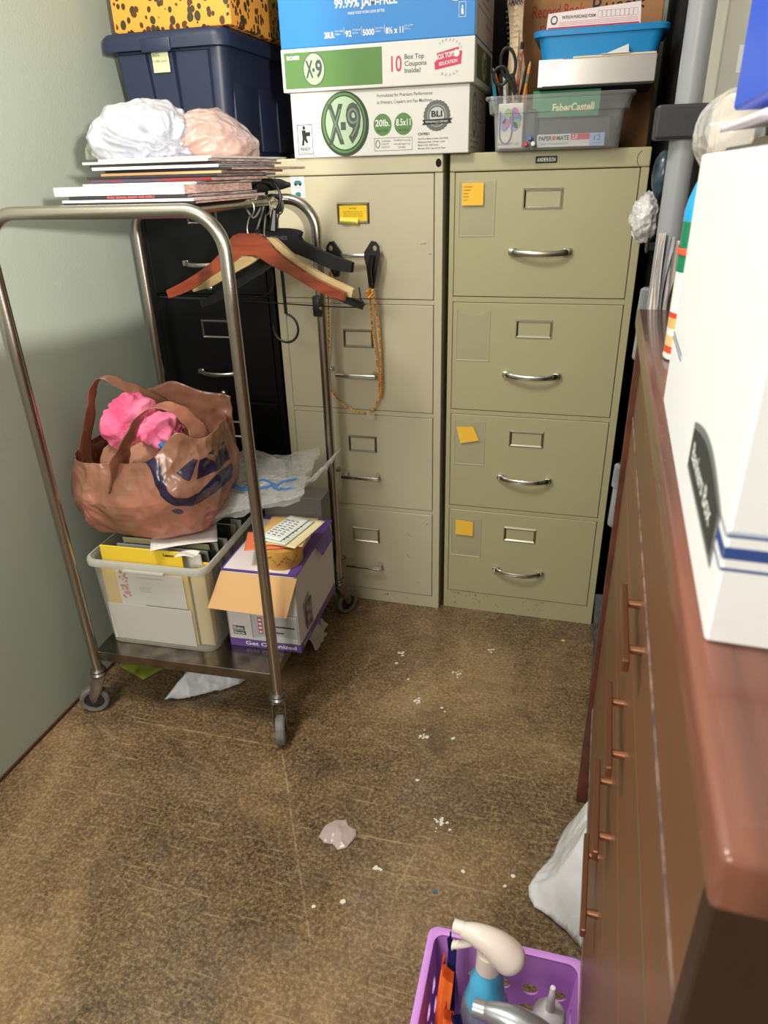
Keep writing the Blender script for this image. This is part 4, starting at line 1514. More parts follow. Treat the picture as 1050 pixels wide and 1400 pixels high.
zt_ = ztop
wbagm = film_mat('milky_plastic', (208, 207, 208), 0.25, 0.22, c2=(184, 188, 202))
pbagm = film_mat('pinkish_plastic', (206, 184, 176), 0.25, 0.28, c2=(196, 160, 146))
blob('plastic_bag', 'bulging milky white plastic bag on the magazine pile', (-0.535, -0.49, zt_ + 0.036), (0.096, 0.080, 0.062), wbagm, 2.0, 0.26, 10.0, -0.036,
     shape=lambda q, n: Vector((q.x * (1.12 - 1.2 * q.z), q.y * (1.1 - q.z), q.z)), knot=(0.085, -0.07, -0.03))
blob('plastic_bag', 'pinkish white crumpled plastic bag on the right of the magazine pile', (-0.418, -0.425, zt_ + 0.028), (0.080, 0.085, 0.056), pbagm, 7.0, 0.28, 11.0, -0.028,
     shape=lambda q, n: Vector((q.x, q.y, q.z * (1.0 - 0.9 * max(0, q.x / 0.09 - 0.2)) if q.z > 0 else q.z)), knot=(-0.05, -0.08, -0.02))
# thin flap of greenish film at the left end, and the knotted neck between the two bags
g = G()


def flap(u, v):
    w = fold((u * 0.12, v * 0.12, 0.2), 22, 4)
    return (-0.672 + 0.10 * u + 0.012 * w, -0.50 + 0.10 * v - 0.03 * u, zt_ + 0.003 + 0.055 * sin(pi * min(1, u * 1.1)) ** 0.7 * (1 - 0.5 * v) + 0.018 * w * u)


g.grid(flap, 40, 30, film_mat('greenish_film', (222, 224, 206), 0.35, 0.3, alpha=0.7))
o = g.build('plastic_bag', None, None, smooth=180)
recenter(o)
tag(o, 'limp translucent greenish plastic bag at the left end of the magazine pile', 'plastic bag')
# ------------------------------------------------------------------ hangers on the right rail
RX = -0.372 - 0.005  # rail line near here at y = -0.35


def hanger_body(y, cx, z, w, drop, th, m, thick=0.014, hump=0.030, rz=0.0):
    """shoulder shape in the XZ plane; z = top of the middle"""
    k = drop / 0.125
    half = [(w / 2, -drop), (w * 0.36, -0.098 * k), (w * 0.225, -0.064 * k), (w * 0.145, -0.036 * k), (hump * 1.7, -0.014 * k), (hump, -0.001)]
    top = spline([(-p[0], p[1], 0) for p in half] + [(0, 0, 0)] + [(p[0], p[1], 0) for p in reversed(half)], 5)
    low = [(w / 2 - 0.004, -drop - th * 0.7), (w * 0.36, -0.098 * k - th), (w * 0.225, -0.066 * k - th), (w * 0.11, -0.040 * k - th), (0.0, -0.016 * k - th)]
    bot = spline([(p[0], p[1], 0) for p in low] + [(-p[0], p[1], 0) for p in reversed(low[:-1])], 6)
    g = G()
    g.prism([(p.x, p.y) for p in top] + [(p.x, p.y) for p in bot], ((0, thick / 2, 0), (1, 0, 0), (0, 0, 1)), 0, thick, m, 0.003)
    return g


def hook(g, m, z_up, r=0.021, rad=0.0019, flip=1, base=0.0, turn=0.0):
    pts = [(0, 0, base), (0, 0, base + 0.012)]
    for k in range(0, 15):
        a = radians(-70 + 235 * k / 14)
        pts.append((flip * r * cos(a), 0, z_up - r + r * sin(a)))
    sp = spline(pts, 3)
    g.sweep([Matrix.Rotation(turn, 3, 'Z') @ Vector(p) for p in sp], rad, 8, m, up=(0, 1, 0))


redw = mat('red_brown_wood', (150, 68, 38), 0.3, c2=(126, 50, 26), stretch=(3, 8, 20), vscale=3, coat=0.4)
creamw = mat('pale_wood', (216, 194, 142), 0.35, c2=(202, 176, 122), stretch=(3, 8, 20), vscale=3, coat=0.2)
blkp = mat('black_plastic', (20, 20, 21), 0.42)
velvet = mat('black_velvet', (14, 14, 15), 0.8)
railz = CZ + 0.010


def hanger(lab, y, zt, w, drop, th, m, hm, rz=0.0, thick=0.014, hump=0.03, dx=0.0, r=0.021):
    rx = (Matrix.Rotation(ca, 4, 'Z') @ Vector((0.165, y + 0.678, 0))).x - 0.540
    t = thing('clothes_hanger', lab, 'clothes hanger', (rx + dx, y, zt), rz)
    g = hanger_body(0, 0, 0, w, drop, th, m, thick, hump)
    g.build('shoulder', None, t, smooth=30)
    g = G()
    hook(g, hm, railz + 0.0022 - zt, r=r)
    g.build('hook', None, t)
    return t


hanger('reddish brown wooden clothes hanger, frontmost on the trolley', -0.36, 1.168, 0.445, 0.125, 0.026, redw, nickel, 0.03, hump=0.026)
hanger('pale wooden clothes hanger behind the reddish one', -0.315, 1.156, 0.435, 0.108, 0.027, creamw, nickel, -0.10, hump=0.024, dx=0.022)
t = hanger('black broad-shouldered hanger with worn white lettering, behind the wooden hangers', -0.275, 1.172, 0.40, 0.070, 0.030, velvet, nickel, -0.22, hump=0.04, dx=0.040)
g = G()
g.p_text(((-0.04, -0.0072, -0.024), (1, 0, 0), (0, 0, 1)), 'CLOTHES', 0, 0, 0.008, mat('worn_lettering', (92, 92, 92), 0.6), w=0.07, bold=0.01)
g.build('lettering', None, t, smooth=None)
hanger('black plastic hanger with turned-down tips, hanging low behind the wooden ones', -0.245, 1.125, 0.43, 0.125, 0.022, blkp, blkp, 0.05, thick=0.011, dx=0.018)
# trouser hanger: wire bar and two clips
t = thing('clip_hanger', 'thin black wire skirt hanger with a clip at its right end', 'clothes hanger', (-0.38, -0.225, 1.20))
g = G()
g.sweep(spline([(0, 0, 0.0), (-0.02, 0, -0.10), (-0.05, 0, -0.19), (-0.345, 0, -0.196), (-0.05, 0, -0.205), (0.195, 0, -0.212), (0.205, 0, -0.19), (0.203, 0, -0.165)], 5), 0.0016, 6, blkp)
hook(g, blkp, railz + 0.0018 - 1.20, r=0.020)
g.build('wire', None, t)
g = G()
g.box((0.083, 0.108), (-0.010, 0.010), (-0.236, -0.186), blkp, 0.004)
g.box((0.086, 0.105), (-0.016, -0.010), (-0.226, -0.190), blkp, 0.002)
g.sweep([(0.083, -0.012, -0.214), (0.108, -0.012, -0.214)], [0.004, 0.004], 8, nickel)
g.build('clip', None, t)
# scarf ring, grey wire hanger
t = thing('ring_hanger', 'black plastic hanger arm with an open round ring below the hangers', 'clothes hanger', (-0.385, -0.205, 1.15))
g = G()
g.sweep([(0, 0, 0), (0.003, 0, -0.10), (0.004, 0, -0.185)], [(0.006, 0.004)] * 3, 8, blkp)
hook(g, blkp, railz + 0.0018 - 1.15, r=0.020)
g.sweep([(0.0 + 0.034 * cos(radians(a)), 0, -0.222 + 0.036 * sin(radians(a))) for a in range(80, -200, -10)], 0.0032, 8, blkp)
g.build('ring', None, t)
greyw = mat('grey_coated_wire', (128, 128, 130), 0.4)
t = thing('wire_hanger', 'bent grey wire hanger hooked beside the magazines', 'clothes hanger', (-0.40, -0.185, 1.20))
g = G()
g.sweep(spline([(0.0, 0, 0), (0.0, 0, -0.03), (-0.035, 0, -0.06), (-0.075, 0, -0.075), (-0.045, 0, -0.03), (-0.02, 0, 0.03), (-0.055, 0, -0.01), (-0.085, 0, 0.045)], 5), 0.0024, 8, greyw)
hook(g, greyw, railz + 0.0026 - 1.20, r=0.020)
g.build('wire', None, t)
t = thing('ring_hanger', 'black hanger whose large loop rises beside the trolley corner', 'clothes hanger', (-0.360, -0.300, 1.20))
g = G()
g.sweep([(0.0 + 0.030 * cos(radians(a)), 0, 0.040 + 0.034 * sin(radians(a))) for a in range(-60, 150, 10)], 0.0036, 8, blkp)
g.sweep([(0.013, 0, 0.012), (0.005, 0, -0.03)], [0.006, 0.012], 8, blkp)
g.build('loop', None, t)
# black folded umbrella poking out of the pile
t = thing('umbrella', 'black folded umbrella end poking out to the right behind the magazines', 'umbrella', (-0.435, -0.205, ZT * 0 + 1.262))
g = G()
g.sweep([(-0.10, 0.01, -0.003), (-0.03, 0, 0), (0.03, -0.006, 0.002), (0.075, -0.01, 0.001), (0.088, -0.012, 0.0)], [0.016, 0.018, 0.015, 0.011, 0.007], 12, velvet)
g.build('canopy', None, t)
g = G()
g.sweep([(0.088, -0.012, 0.0), (0.097, -0.0125, 0.0)], [0.007, 0.005], 10, blkp)
g.build('tip', None, t)

# ------------------------------------------------------------------ exercise cord on the middle cabinet's handle
t = thing('exercise_cord', 'orange flecked cord with black clips hanging from the almond cabinet top handle', 'exercise cord', (-0.25, -0.06, 0.70))
cm = bpy.data.materials.new('orange_flecked_cord')
cm.use_nodes = True
N, L = cm.node_tree.nodes, cm.node_tree.links
tc = N.new('ShaderNodeTexCoord')
n1 = N.new('ShaderNodeTexNoise')
n1.inputs['Scale'].default_value = 260
L.new(tc.outputs['Object'], n1.inputs['Vector'])
L.new(_ramp(n1.outputs[0], [(0.40, (170, 70, 22)), (0.50, (226, 134, 36)), (0.60, (246, 206, 90))]), N['Principled BSDF'].inputs['Base Color'])
N['Principled BSDF'].inputs['Roughness'].default_value = 0.6
O = Vector((-0.25, -0.06, 0.70))


def W_(pts):
    return [Vector(p) - O for p in pts]


g = G()
yc = -0.040
strand = [(-0.199, -0.062, 1.010), (-0.202, -0.048, 0.96), (-0.201, yc, 0.90), (-0.190, yc, 0.80), (-0.186, yc, 0.73), (-0.196, yc, 0.685), (-0.222, yc, 0.660), (-0.262, yc, 0.662), (-0.300, yc, 0.684), (-0.328, yc, 0.715), (-0.339, yc, 0.755),
          (-0.337, yc, 0.80), (-0.329, yc, 0.87), (-0.325, -0.045, 0.93), (-0.318, -0.055, 0.99), (-0.306, -0.060, 1.05)]
g.sweep(spline(W_(strand), 6), 0.0026, 8)
for dx, dy, dz in ((0.010, -0.006, 0.0), (0.006, 0.005, 0.01)):
    g.sweep(spline(W_([(-0.199 + dx, -0.062 + dy, 1.005), (-0.195 + dx, -0.050 + dy, 0.95), (-0.190 + dx, yc + dy, 0.88), (-0.186 + dx * .7, yc + dy, 0.80), (-0.184 + dx * .4, yc + dy, 0.73), (-0.188 + dx * .3, yc + dy, 0.705)]), 6), 0.0025, 8)
g.sweep(spline(W_([(-0.203, -0.066, 0.995), (-0.194, -0.070, 0.99), (-0.190, -0.066, 1.003), (-0.199, -0.060, 1.008), (-0.206, -0.066, 0.998), (-0.197, -0.072, 0.985)]), 5), 0.0026, 8)
g.build('cord', cm, t)
g = G()
g.grid(lambda u, v: Vector((-0.225 + 0.024 * u, -0.046 - 0.006 * sin(pi * u) - 0.003 * fold((u * .1, v * .1, 0), 40), 0.648 + 0.020 * v - 0.006 * u)) - O, 10, 8, clear_plastic('tape_film', (230, 228, 200), 0.4, 0.9, 0.2))
g.build('tape', None, t)
for (cx, cz, yy, ln, fx) in ((-0.192, 1.088, -0.064, 0.080, 1), (-0.296, 1.088, -0.064, 0.052, -1)):
    g = G()
    pts = [(cx + fx * 0.000, 0.036), (cx + fx * 0.010, 0.034), (cx + fx * 0.019, 0.022), (cx + fx * 0.020, 0.004), (cx + fx * 0.012, -0.030), (cx + fx * 0.002, -ln), (cx - fx * 0.010, -ln + 0.002), (cx - fx * 0.014, -0.030), (cx - fx * 0.020, -0.004), (cx - fx * 0.019, 0.010)]
    base = ((-O.x, yy - O.y, cz - O.z), (1, 0, 0), (0, 0, 1))
    hole = [(cx + fx * 0.008 + 0.0075 * cos(a), 0.0195 + 0.0078 * sin(a)) for a in [2 * pi * k / 16 for k in range(16)]]
    cu = bpy.data.curves.new('c', 'CURVE')
    cu.dimensions = '2D'
    cu.fill_mode = 'BOTH'
    cu.extrude = 0.004
    cu.bevel_depth = 0.001
    for lp_ in (pts, hole):
        sp_ = cu.splines.new('POLY')
        sp_.points.add(len(lp_) - 1)
        for q, p in zip(sp_.points, lp_):
            q.co = (p[0], p[1], 0, 1)
        sp_.use_cyclic_u = True
    ot = bpy.data.objects.new('c', cu)
    me_ = bpy.data.meshes.new_from_object(ot)
    bpy.data.objects.remove(ot)
    me_.transform(Matrix.Translation((-O.x, yy - O.y + 0.012, cz - O.z)) @ Matrix.Rotation(pi / 2, 4, 'X'))
    g.bm.from_mesh(me_)
    bpy.data.meshes.remove(me_)
    g.sweep([Vector((cx + fx * 0.004, yy - 0.004, cz + 0.004)) - O, Vector((cx - fx * 0.004, yy - 0.006, cz - 0.03)) - O, Vector((cx - fx * 0.002, yy - 0.002, cz - ln + 0.01)) - O], [(0.009, 0.006), (0.010, 0.007), (0.006, 0.006)], 8)
    g.build('clip', blkp, t, smooth=30)

# ------------------------------------------------------------------ file bin on the trolley shelf
zs = 0.1905
t = thing('file_bin', 'clear plastic file bin full of yellow envelopes and letters, on the trolley shelf', 'file bin', (-0.633, -0.44, zs), ca)
binm = clear_plastic('file_bin_plastic', (216, 214, 204), 0.07, 0.7, 0.2)
g = G()
lp = rbox(g, (-0.158, 0.158), (-0.20, 0.20), None, binm, 0.03)
skin(g, [lp(0.93, 0.945, 0.0005), lp(0.945, 0.955, 0.0), lp(0.99, 0.99, 0.238), lp(1.015, 1.02, 0.240), lp(1.018, 1.02, 0.246), lp(1.015, 1.02, 0.252), lp(1.0, 1.0, 0.252),
         lp(0.965, 0.972, 0.246), lp(0.925, 0.94, 0.004)], binm)
g.build('bin', None, t, smooth=40)
lipm = mat('bin_rim', (216, 214, 204), 0.3, transl=0.3)
g = G()
skin(g, [lp(1.0, 1.0, 0.2535), lp(1.025, 1.035, 0.2535), lp(1.038, 1.045, 0.248), lp(1.036, 1.042, 0.236), lp(1.026, 1.037, 0.236), lp(1.022, 1.03, 0.247), lp(1.0, 1.0, 0.249)], lipm, False, False)
g.box((-0.05, 0.06), (-0.2175, -0.209), (0.232, 0.240), lipm, 0.002)
g.build('rim', None, t, smooth=40)
Mb = Matrix.Translation((-0.633, -0.44, zs)) @ Matrix.Rotation(ca, 4, 'Z')


def bslab(name, lab, cat, x, y, z, m, prints=None, tilt=0.0, bev=0.001, group=None, fold_top=None):
    g = G()
    g.box(x, y, z, m, bev, seg=1)
    if prints:
        prints(g)
    Mt = Mb @ Matrix.Translation(((x[0] + x[1]) / 2, y[0], z[0])) @ Matrix.Rotation(tilt, 4, 'X') @ Matrix.Translation((-(x[0] + x[1]) / 2, -y[0], -z[0]))
    g.bm.transform(Mt)
    o = g.build(name, None, None, smooth=None)
    recenter(o)
    return tag(o, lab, cat, group)


yel = mat('yellow_envelope_paper', (244, 204, 70), 0.65)
yel2 = mat('bright_yellow_folder', (246, 214, 60), 0.6)
manila = mat('manila_paper', (234, 214, 160), 0.7)


def pr_letter(g):
    F = ((-0.095, -0.1832, 0.075), (1, 0, 0), (0, 0, 1))
    pinkm = mat('letter_pink', (210, 96, 96), 0.7)
    random.seed(5)
    for k in range(26):
        g.p_ell(F, 0.010 + 0.02 * random.random(), (0.085 + 0.055 * random.random()) if k < 18 else 0.06 + 0.02 * random.random(), 0.003 + .002 * random.random(), 0.003 + .002 * random.random(), pinkm, 1 + k % 3, n=8)
    g.p_text(F, 'THE FOUNDATION FOR MUSIC', 0.055, 0.124, 0.0035, GREYINK, w=0.075)
    for k, w in enumerate((0.035, 0.030, 0.038)):
        g.p_text(F, ('Tempore Studio', 'PO Box 1234', 'Springfield, MO')[k], 0.060, 0.096 - 0.006 * k, 0.003, GREYINK, w=w)
    g.p_rect(F, 0.068, 0.030, 0.186, 0.046, mat('letter_teal_band', (96, 116, 124), 0.6))
    g.p_text(F, 'AVE Time to', 0.074, 0.033, 0.009, WHITE, w=0.072, bold=0.02, lay=2)
    g.p_text(F, 'www', 0.038, 0.036, 0.006, GREYINK)


bslab('envelope', 'large yellow envelope behind the letters at the front of the file bin', 'envelope', (-0.138, 0.100), (-0.178, -0.174), (0.006, 0.226), yel)
bslab('envelope', 'white envelope lying across the lower front of the file bin', 'envelope', (-0.136, 0.098), (-0.1858, -0.1838), (0.008, 0.118), mat('white_envelope', (234, 232, 226), 0.6))
bslab('letter', 'printed white letter with a pink floral edge, pressed to the front of the file bin', 'letter', (-0.095, 0.088), (-0.1828, -0.1810), (0.060, 0.215), mat('letter_paper', (238, 238, 234), 0.6), pr_letter)
bslab('folder', 'bright yellow folder sticking up along the near rim of the file bin', 'folder', (-0.140, 0.085), (-0.170, -0.166), (0.010, 0.272), yel2, lambda g: g.p_text(((0.035, -0.1702, 0.257), (1, 0, 0), (0, 0, 1)), 'Lesson', 0, 0, 0.008, BLACK, w=0.028, bold=0.03), tilt=-0.03)
for k in range(5):
    bslab('folder', ('cream folder edge at the right front corner of the file bin', 'second cream folder behind the front corner of the file bin', 'third cream folder at the right side of the file bin',
                     'fourth cream folder at the right side of the file bin', 'fifth cream folder, deepest of those at the right of the file bin')[k], 'folder',
          (0.104 + 0.002 * (k % 2), 0.143 - 0.0015 * k), (-0.172 + 0.011 * k, -0.165 + 0.011 * k), (0.008, 0.222 + 0.004 * (k % 3)), (manila, yel, manila)[k % 3])
random.seed(11)
cols = ((238, 238, 234), (52, 66, 44), (236, 236, 232), (44, 56, 38), (206, 200, 150), (40, 44, 40), (232, 230, 226), (58, 74, 48), (238, 236, 230), (50, 62, 42), (36, 38, 38), (226, 222, 210), (54, 68, 46), (238, 236, 232), (60, 60, 58), (220, 196, 140), (46, 58, 40), (234, 232, 228))
nm = {(238, 238, 234): 'white sheet', (52, 66, 44): 'dark green file'}
ordw = ('nearest', 'second', 'third', 'fourth', 'fifth', 'sixth', 'seventh', 'eighth', 'ninth', 'tenth', 'eleventh', 'twelfth', 'thirteenth', 'fourteenth', 'fifteenth', 'sixteenth', 'seventeenth', 'farthest')
for k, c in enumerate(cols):
    y0 = -0.110 + 0.0155 * k
    dark = sum(c) < 300
    kind = 'dark green' if dark and c[1] > c[0] else ('black' if dark else ('cream' if c[2] < 200 else 'white'))
    x0 = -0.138 + random.random() * 0.02
    x1 = 0.138 - random.random() * 0.035
    bslab('hanging_file', '%s file, %s row back in the file bin' % (kind, ordw[k]), 'file', (x0, x1), (y0, y0 + 0.005), (0.01, 0.232 + 0.022 * random.random()), mat('file_%d_%d_%d' % c, c, 0.6), tilt=0.10 if k < 9 else 0.0)
# loose papers on top, under the brown bag
g = G()
for i_, (u0, v0, u1, v1, rz, m_) in enumerate(((-0.06, -0.18, 0.12, -0.155, -0.12, WHITE),)):
    pass
wm = mat('loose_paper', (232, 228, 222), 0.7)
pmg = mat('magenta_print_paper', (206, 150, 160), 0.6)


def sheet(name, lab, cat, cx, cy, z, w, d, rz, m, bend=0.01, nx=12, ny=12, prints=None, tiltx=0.0, thick=0.0006, group=None):
    g = G()

    def f(u, v, dz=0.0):
        X, Y = (u - 0.5) * w, (v - 0.5) * d
        return (cx + X * cos(rz) - Y * sin(rz), cy + X * sin(rz) + Y * cos(rz), z + bend * (sin(pi * u) * 0.5 + 0.4 * sin(5 * v + 2 * u)) + tiltx * (v - 0.5) * d + dz)
    g.grid(f, nx, ny, m)
    if prints:
        prints(g, f)
    o = g.build(name, None, None, smooth=40)
    mod = o.modifiers.new('thickness', 'SOLIDIFY')
    mod.thickness = thick
    recenter(o)
    return tag(o, lab, cat, group)


sheet('paper_sheet', 'white paper sheet sliding out between the brown bag and the file bin', 'papers', -0.560, -0.545, 0.475, 0.16, 0.10, 0.5, wm, 0.006)
sheet('paper_sheet', 'pinkish printed sheet partly under the brown bag on the file bin', 'papers', -0.585, -0.50, 0.484, 0.13, 0.10, 0.75, pmg, 0.006)
sheet('paper_sheet', 'small white folded paper by the near rim of the file bin', 'papers', -0.515, -0.612, 0.468, 0.05, 0.035, 0.1, wm, 0.008)

# ------------------------------------------------------------------ open organiser box on the trolley shelf
t = thing('organiser_box', 'white and purple carton lettered Get Organized with its flaps open', 'cardboard box', (-0.3695, -0.44, zs), ca)
gw = mat('box_white_card', (216, 212, 212), 0.55)
purp = mat('box_purple', (104, 72, 150), 0.5)
tan = mat('box_inner_tan', (226, 178, 122), 0.7)
gbk = mat('box_shaded_side', (168, 160, 160), 0.55)  # the white card in shade, mixed as a colour; not assigned
g = G()
X0, X1, Y0, Y1, Zt = -0.088, 0.104, -0.137, 0.17, 0.222
for (a, b, c_) in (((X0, X1), (Y0, Y0 + 0.003), 0), ((X0, X1), (Y1 - 0.003, Y1), 0), ((X0, X0 + 0.003), (Y0, Y1), 1), ((X1 - 0.003, X1), (Y0, Y1), 1)):
    g.box(a, b, (0, Zt if c_ or b[0] > 0 else 0.222), gw)
g.box((X0, X1), (Y0, Y1), (0, 0.003), tan)
g.build('carton', None, t, smooth=None)
F = ((X0, Y0, 0), (1, 0, 0), (0, 0, 1))
g = G()
g.p_rect(F, 0, 0.0, 0.192, 0.024, purp)
g.p_text(F, 'Get Organized', 0.042, 0.007, 0.0115, WHITE, w=0.138, bold=0.02, lay=2)
g.p_rect(F, 0.012, 0.050, 0.044, 0.063, slate)
g.p_rect(F, 0.012, 0.036, 0.046, 0.048, slate)
g.p_text(F, 'Bake', 0.014, 0.0525, 0.008, WHITE, w=0.026, bold=0.02, lay=2)
g.p_text(F, 'Stack', 0.014, 0.0385, 0.007, WHITE, w=0.029, bold=0.02, lay=2)
lt_ = mat('box_photo_grey', (186, 188, 190), 0.5)
g.p_rect(F, 0.064, 0.030, 0.186, 0.100, lt_)
g.p_rect(F, 0.082, 0.046, 0.094, 0.096, pinkred, 2)
for k in range(4):
    g.p_rect(F, 0.084, 0.049 + 0.012 * k, 0.092, 0.056 + 0.012 * k, WHITE, 3)
g.p_rect(F, 0.102, 0.070, 0.180, 0.074, BLACK, 2)
g.p_rect(F, 0.102, 0.052, 0.150, 0.0555, BLACK, 2)
g.p_frame(F, 0.064, 0.030, 0.188, 0.110, 0.0012, GREYINK, 2)
g.p_poly(F, [(0.064, 0.030), (0.186, 0.026), (0.186, 0.040), (0.12, 0.046)], mat('box_photo_light', (206, 214, 214), 0.5), 3)
g.build('printing', None, t, smooth=None)
g = G()
Fr = ((X1, Y0, 0), (0, 1, 0), (0, 0, 1))
g.p_rect(Fr, 0, 0, 0.307, 0.024, purp)
g.p_poly(Fr, [(0.045, 0.045), (0.085, 0.045), (0.085, 0.135), (0.035, 0.12)], mat('box_side_panel_print', (150, 140, 138), 0.5), 1)
g.p_poly(Fr, [(0.052, 0.035), (0.100, 0.030), (0.100, 0.115), (0.052, 0.110)], BLACK, 2)
g.p_rect(Fr, 0.056, 0.034, 0.096, 0.108, mat('box_product_print', (196, 176, 150), 0.5, c2=(90, 80, 130), vscale=70), 3)
g.p_text(Fr, 'Bake Stack', 0.02, 0.008, 0.008, WHITE, w=0.06, lay=2)
g.build('printing', None, t, smooth=None)
# near flap, folded out and down
g = G()
F = ((X0 + 0.002, Y0, Zt - 0.001), (1, 0, 0), Vector((0, -0.42, -0.90)).normalized())
g.prism([(-0.002, 0), (0.196, 0), (0.176, 0.098), (-0.030, 0.094)], F, 0.0, 0.0025, tan)
bmesh.ops.recalc_face_normals(g.bm, faces=g.bm.faces)
g.build('flap', None, t, smooth=None)['label'] = 'bare tan inside of the near carton flap'
# lid panel standing inwards over the contents, purple border
g = G()
g.box((X0 - 0.001, X1 + 0.004), (Y0 + 0.004, Y1), (Zt + 0.001, Zt + 0.004), purp)
F = ((X0, Y0, Zt + 0.004), (1, 0, 0), (0, 1, 0))
g.p_poly(F, [(0.004, 0.008), (0.172, 0.008), (0.168, 0.20), (0.150, 0.28), (0.004, 0.28)], mat('box_lid_inside', (232, 224, 222), 0.6), 1)
g.build('lid', None, t, smooth=None)['label'] = 'pale lid panel with a purple border'
g = G()
F = ((X1 + 0.002, Y0 + 0.16, Zt), (0, 1, 0), Vector((0.35, 0, -0.93)).normalized())
g.prism([(0, 0), (0.12, 0), (0.11, 0.035), (0.012, 0.035)], F, -0.002, 0, purp)
bmesh.ops.recalc_face_normals(g.bm, faces=g.bm.faces)
g.build('tuck_flap', None, t, smooth=None)['label'] = 'purple tuck flap on the side'

zb = zs + Zt + 0.0052
tp = mat('kraft_tape', (216, 160, 76), 0.5, var=0.1, vscale=30)
t = thing('tape_roll', 'wide roll of tan paper tape with a scribbled pattern, on the open carton', 'tape roll', (-0.318, -0.505, zb))
g = G()
g.lathe([(0.024, 0.0), (0.052, 0.0), (0.0525, 0.001), (0.0525, 0.049), (0.052, 0.050), (0.024, 0.050), (0.024, 0.0)], 48, tp)
g.build('roll', None, t, smooth=30)
g = G()
g.lathe([(0.0235, 0.049), (0.0235, 0.001), (0.020, 0.001), (0.020, 0.049), (0.0235, 0.049)], 32, kraft)
random.seed(8)
for k in range(60):
    a = radians(-150 + 130 * k / 60)
    z = 0.026 + 0.010 * sin(k * 0.33) + random.uniform(-.003, .003)
    r = 0.0528
    s_ = 0.0016
    g.sweep([(r * cos(a), r * sin(a), z), (r * cos(a + 0.03), r * sin(a + 0.03), z + random.uniform(-.004, .004))], [0.0006, 0.0006], 5, mat('scribble_ink', (96, 58, 24), 0.8))
g.build('core', None, t, smooth=30)
zc_ = zb + 0.0505


def pr_rec(g, f):
    for k in range(8):
        v = 0.15 + 0.09 * k
        for j in range(3):
            a, b = 0.12 + 0.26 * j, 0.12 + 0.26 * j + 0.12 + 0.1 * ((k * 7 + j * 3) % 5) / 5
            q = [f(a, v, 0.0009), f(b, v, 0.0009), f(b, v + 0.025, 0.0009), f(a, v + 0.025, 0.0009)]
            g.quad(q, GREYINK if (k + j) % 3 else mat('teal_print', (100, 130, 130), 0.6))


sheet('envelope', 'orange-red card at the bottom of the papers on the tape roll', 'envelope', -0.345, -0.500, zc_ + 0.002, 0.125, 0.10, 0.35, mat('orange_red_card', (232, 120, 82), 0.6), 0.001)
sheet('envelope', 'manila envelope on the tape roll, under the receipts', 'envelope', -0.322, -0.455, zc_ + 0.006, 0.125, 0.155, 0.10, mat('manila_gold', (232, 190, 112), 0.6), 0.001)
sheet('folder', 'cream card with a pale border on the tape roll, right of the receipts', 'papers', -0.292, -0.462, zc_ + 0.010, 0.080, 0.155, -0.15, mat('cream_border_card', (238, 222, 178), 0.6), 0.001)
sheet('receipt', 'white and green printed receipt, lower of the two on the tape roll', 'receipt', -0.310, -0.466, zc_ + 0.014, 0.066, 0.140, -0.18, mat('receipt_paper_green', (222, 228, 214), 0.6), 0.001, prints=pr_rec)
sheet('receipt', 'white printed receipt topmost on the tape roll papers', 'receipt', -0.322, -0.462, zc_ + 0.018, 0.060, 0.130, -0.22, mat('receipt_paper', (236, 236, 230), 0.6), 0.001, prints=pr_rec)

# ------------------------------------------------------------------ brown shopping bag on the file bin
bagm = bpy.data.materials.new('brown_shopping_bag_plastic')
bagm.use_nodes = True
nt = bagm.node_tree
N, L = nt.nodes, nt.links
b = N['Principled BSDF']
tc = N.new('ShaderNodeTexCoord')
nn = N.new('ShaderNodeTexNoise')
nn.inputs['Scale'].default_value = 7
nn.inputs['Detail'].default_value = 4
L.new(tc.outputs['Object'], nn.inputs['Vector'])
colr = _ramp(nn.outputs[0], [(0.35, (158, 112, 88)), (0.5, (186, 132, 106)), (0.68, (222, 142, 120))])
at = N.new('ShaderNodeAttribute')
at.attribute_name = 'print_mask'
st = N.new('ShaderNodeMath')
st.operation = 'LESS_THAN'
L.new(at.outputs['Fac'], st.inputs[0])
st.inputs[1].default_value = 0.5
mx = N.new('ShaderNodeMixRGB')
L.new(st.outputs[0], mx.inputs[0])
L.new(colr, mx.inputs[1])
mx.inputs[2].default_value = lin((52, 42, 72))
L.new(mx.outputs[0], b.inputs['Base Color'])
b.inputs['Roughness'].default_value = 0.24
b.inputs['Specular IOR Level'].default_value = 0.8
fn = N.new('ShaderNodeTexNoise')
fn.inputs['Scale'].default_value = 16
fn.inputs['Detail'].default_value = 5
fn.inputs['Distortion'].default_value = 1.2
mp = N.new('ShaderNodeMapping')
mp.inputs['Scale'].default_value = (1, 1, 0.5)
mp.inputs['Rotation'].default_value = (0.3, 0.5, 0)
L.new(tc.outputs['Object'], mp.inputs[0])
L.new(mp.outputs[0], fn.inputs['Vector'])
bp = N.new('ShaderNodeBump')
bp.inputs['Strength'].default_value = 0.55
bp.inputs['Distance'].default_value = 0.008
L.new(fn.outputs[0], bp.inputs['Height'])
L.new(bp.outputs[0], b.inputs['Normal'])
tr = N.new('ShaderNodeBsdfTranslucent')
L.new(mx.outputs[0], tr.inputs[0])
L.new(bp.outputs[0], tr.inputs['Normal'])
ms = N.new('ShaderNodeMixShader')
ms.inputs[0].default_value = 0.25
L.new(b.outputs[0], ms.inputs[1])
L.new(tr.outputs[0], ms.inputs[2])
L.new(ms.outputs[0], N['Material Output'].inputs[0])

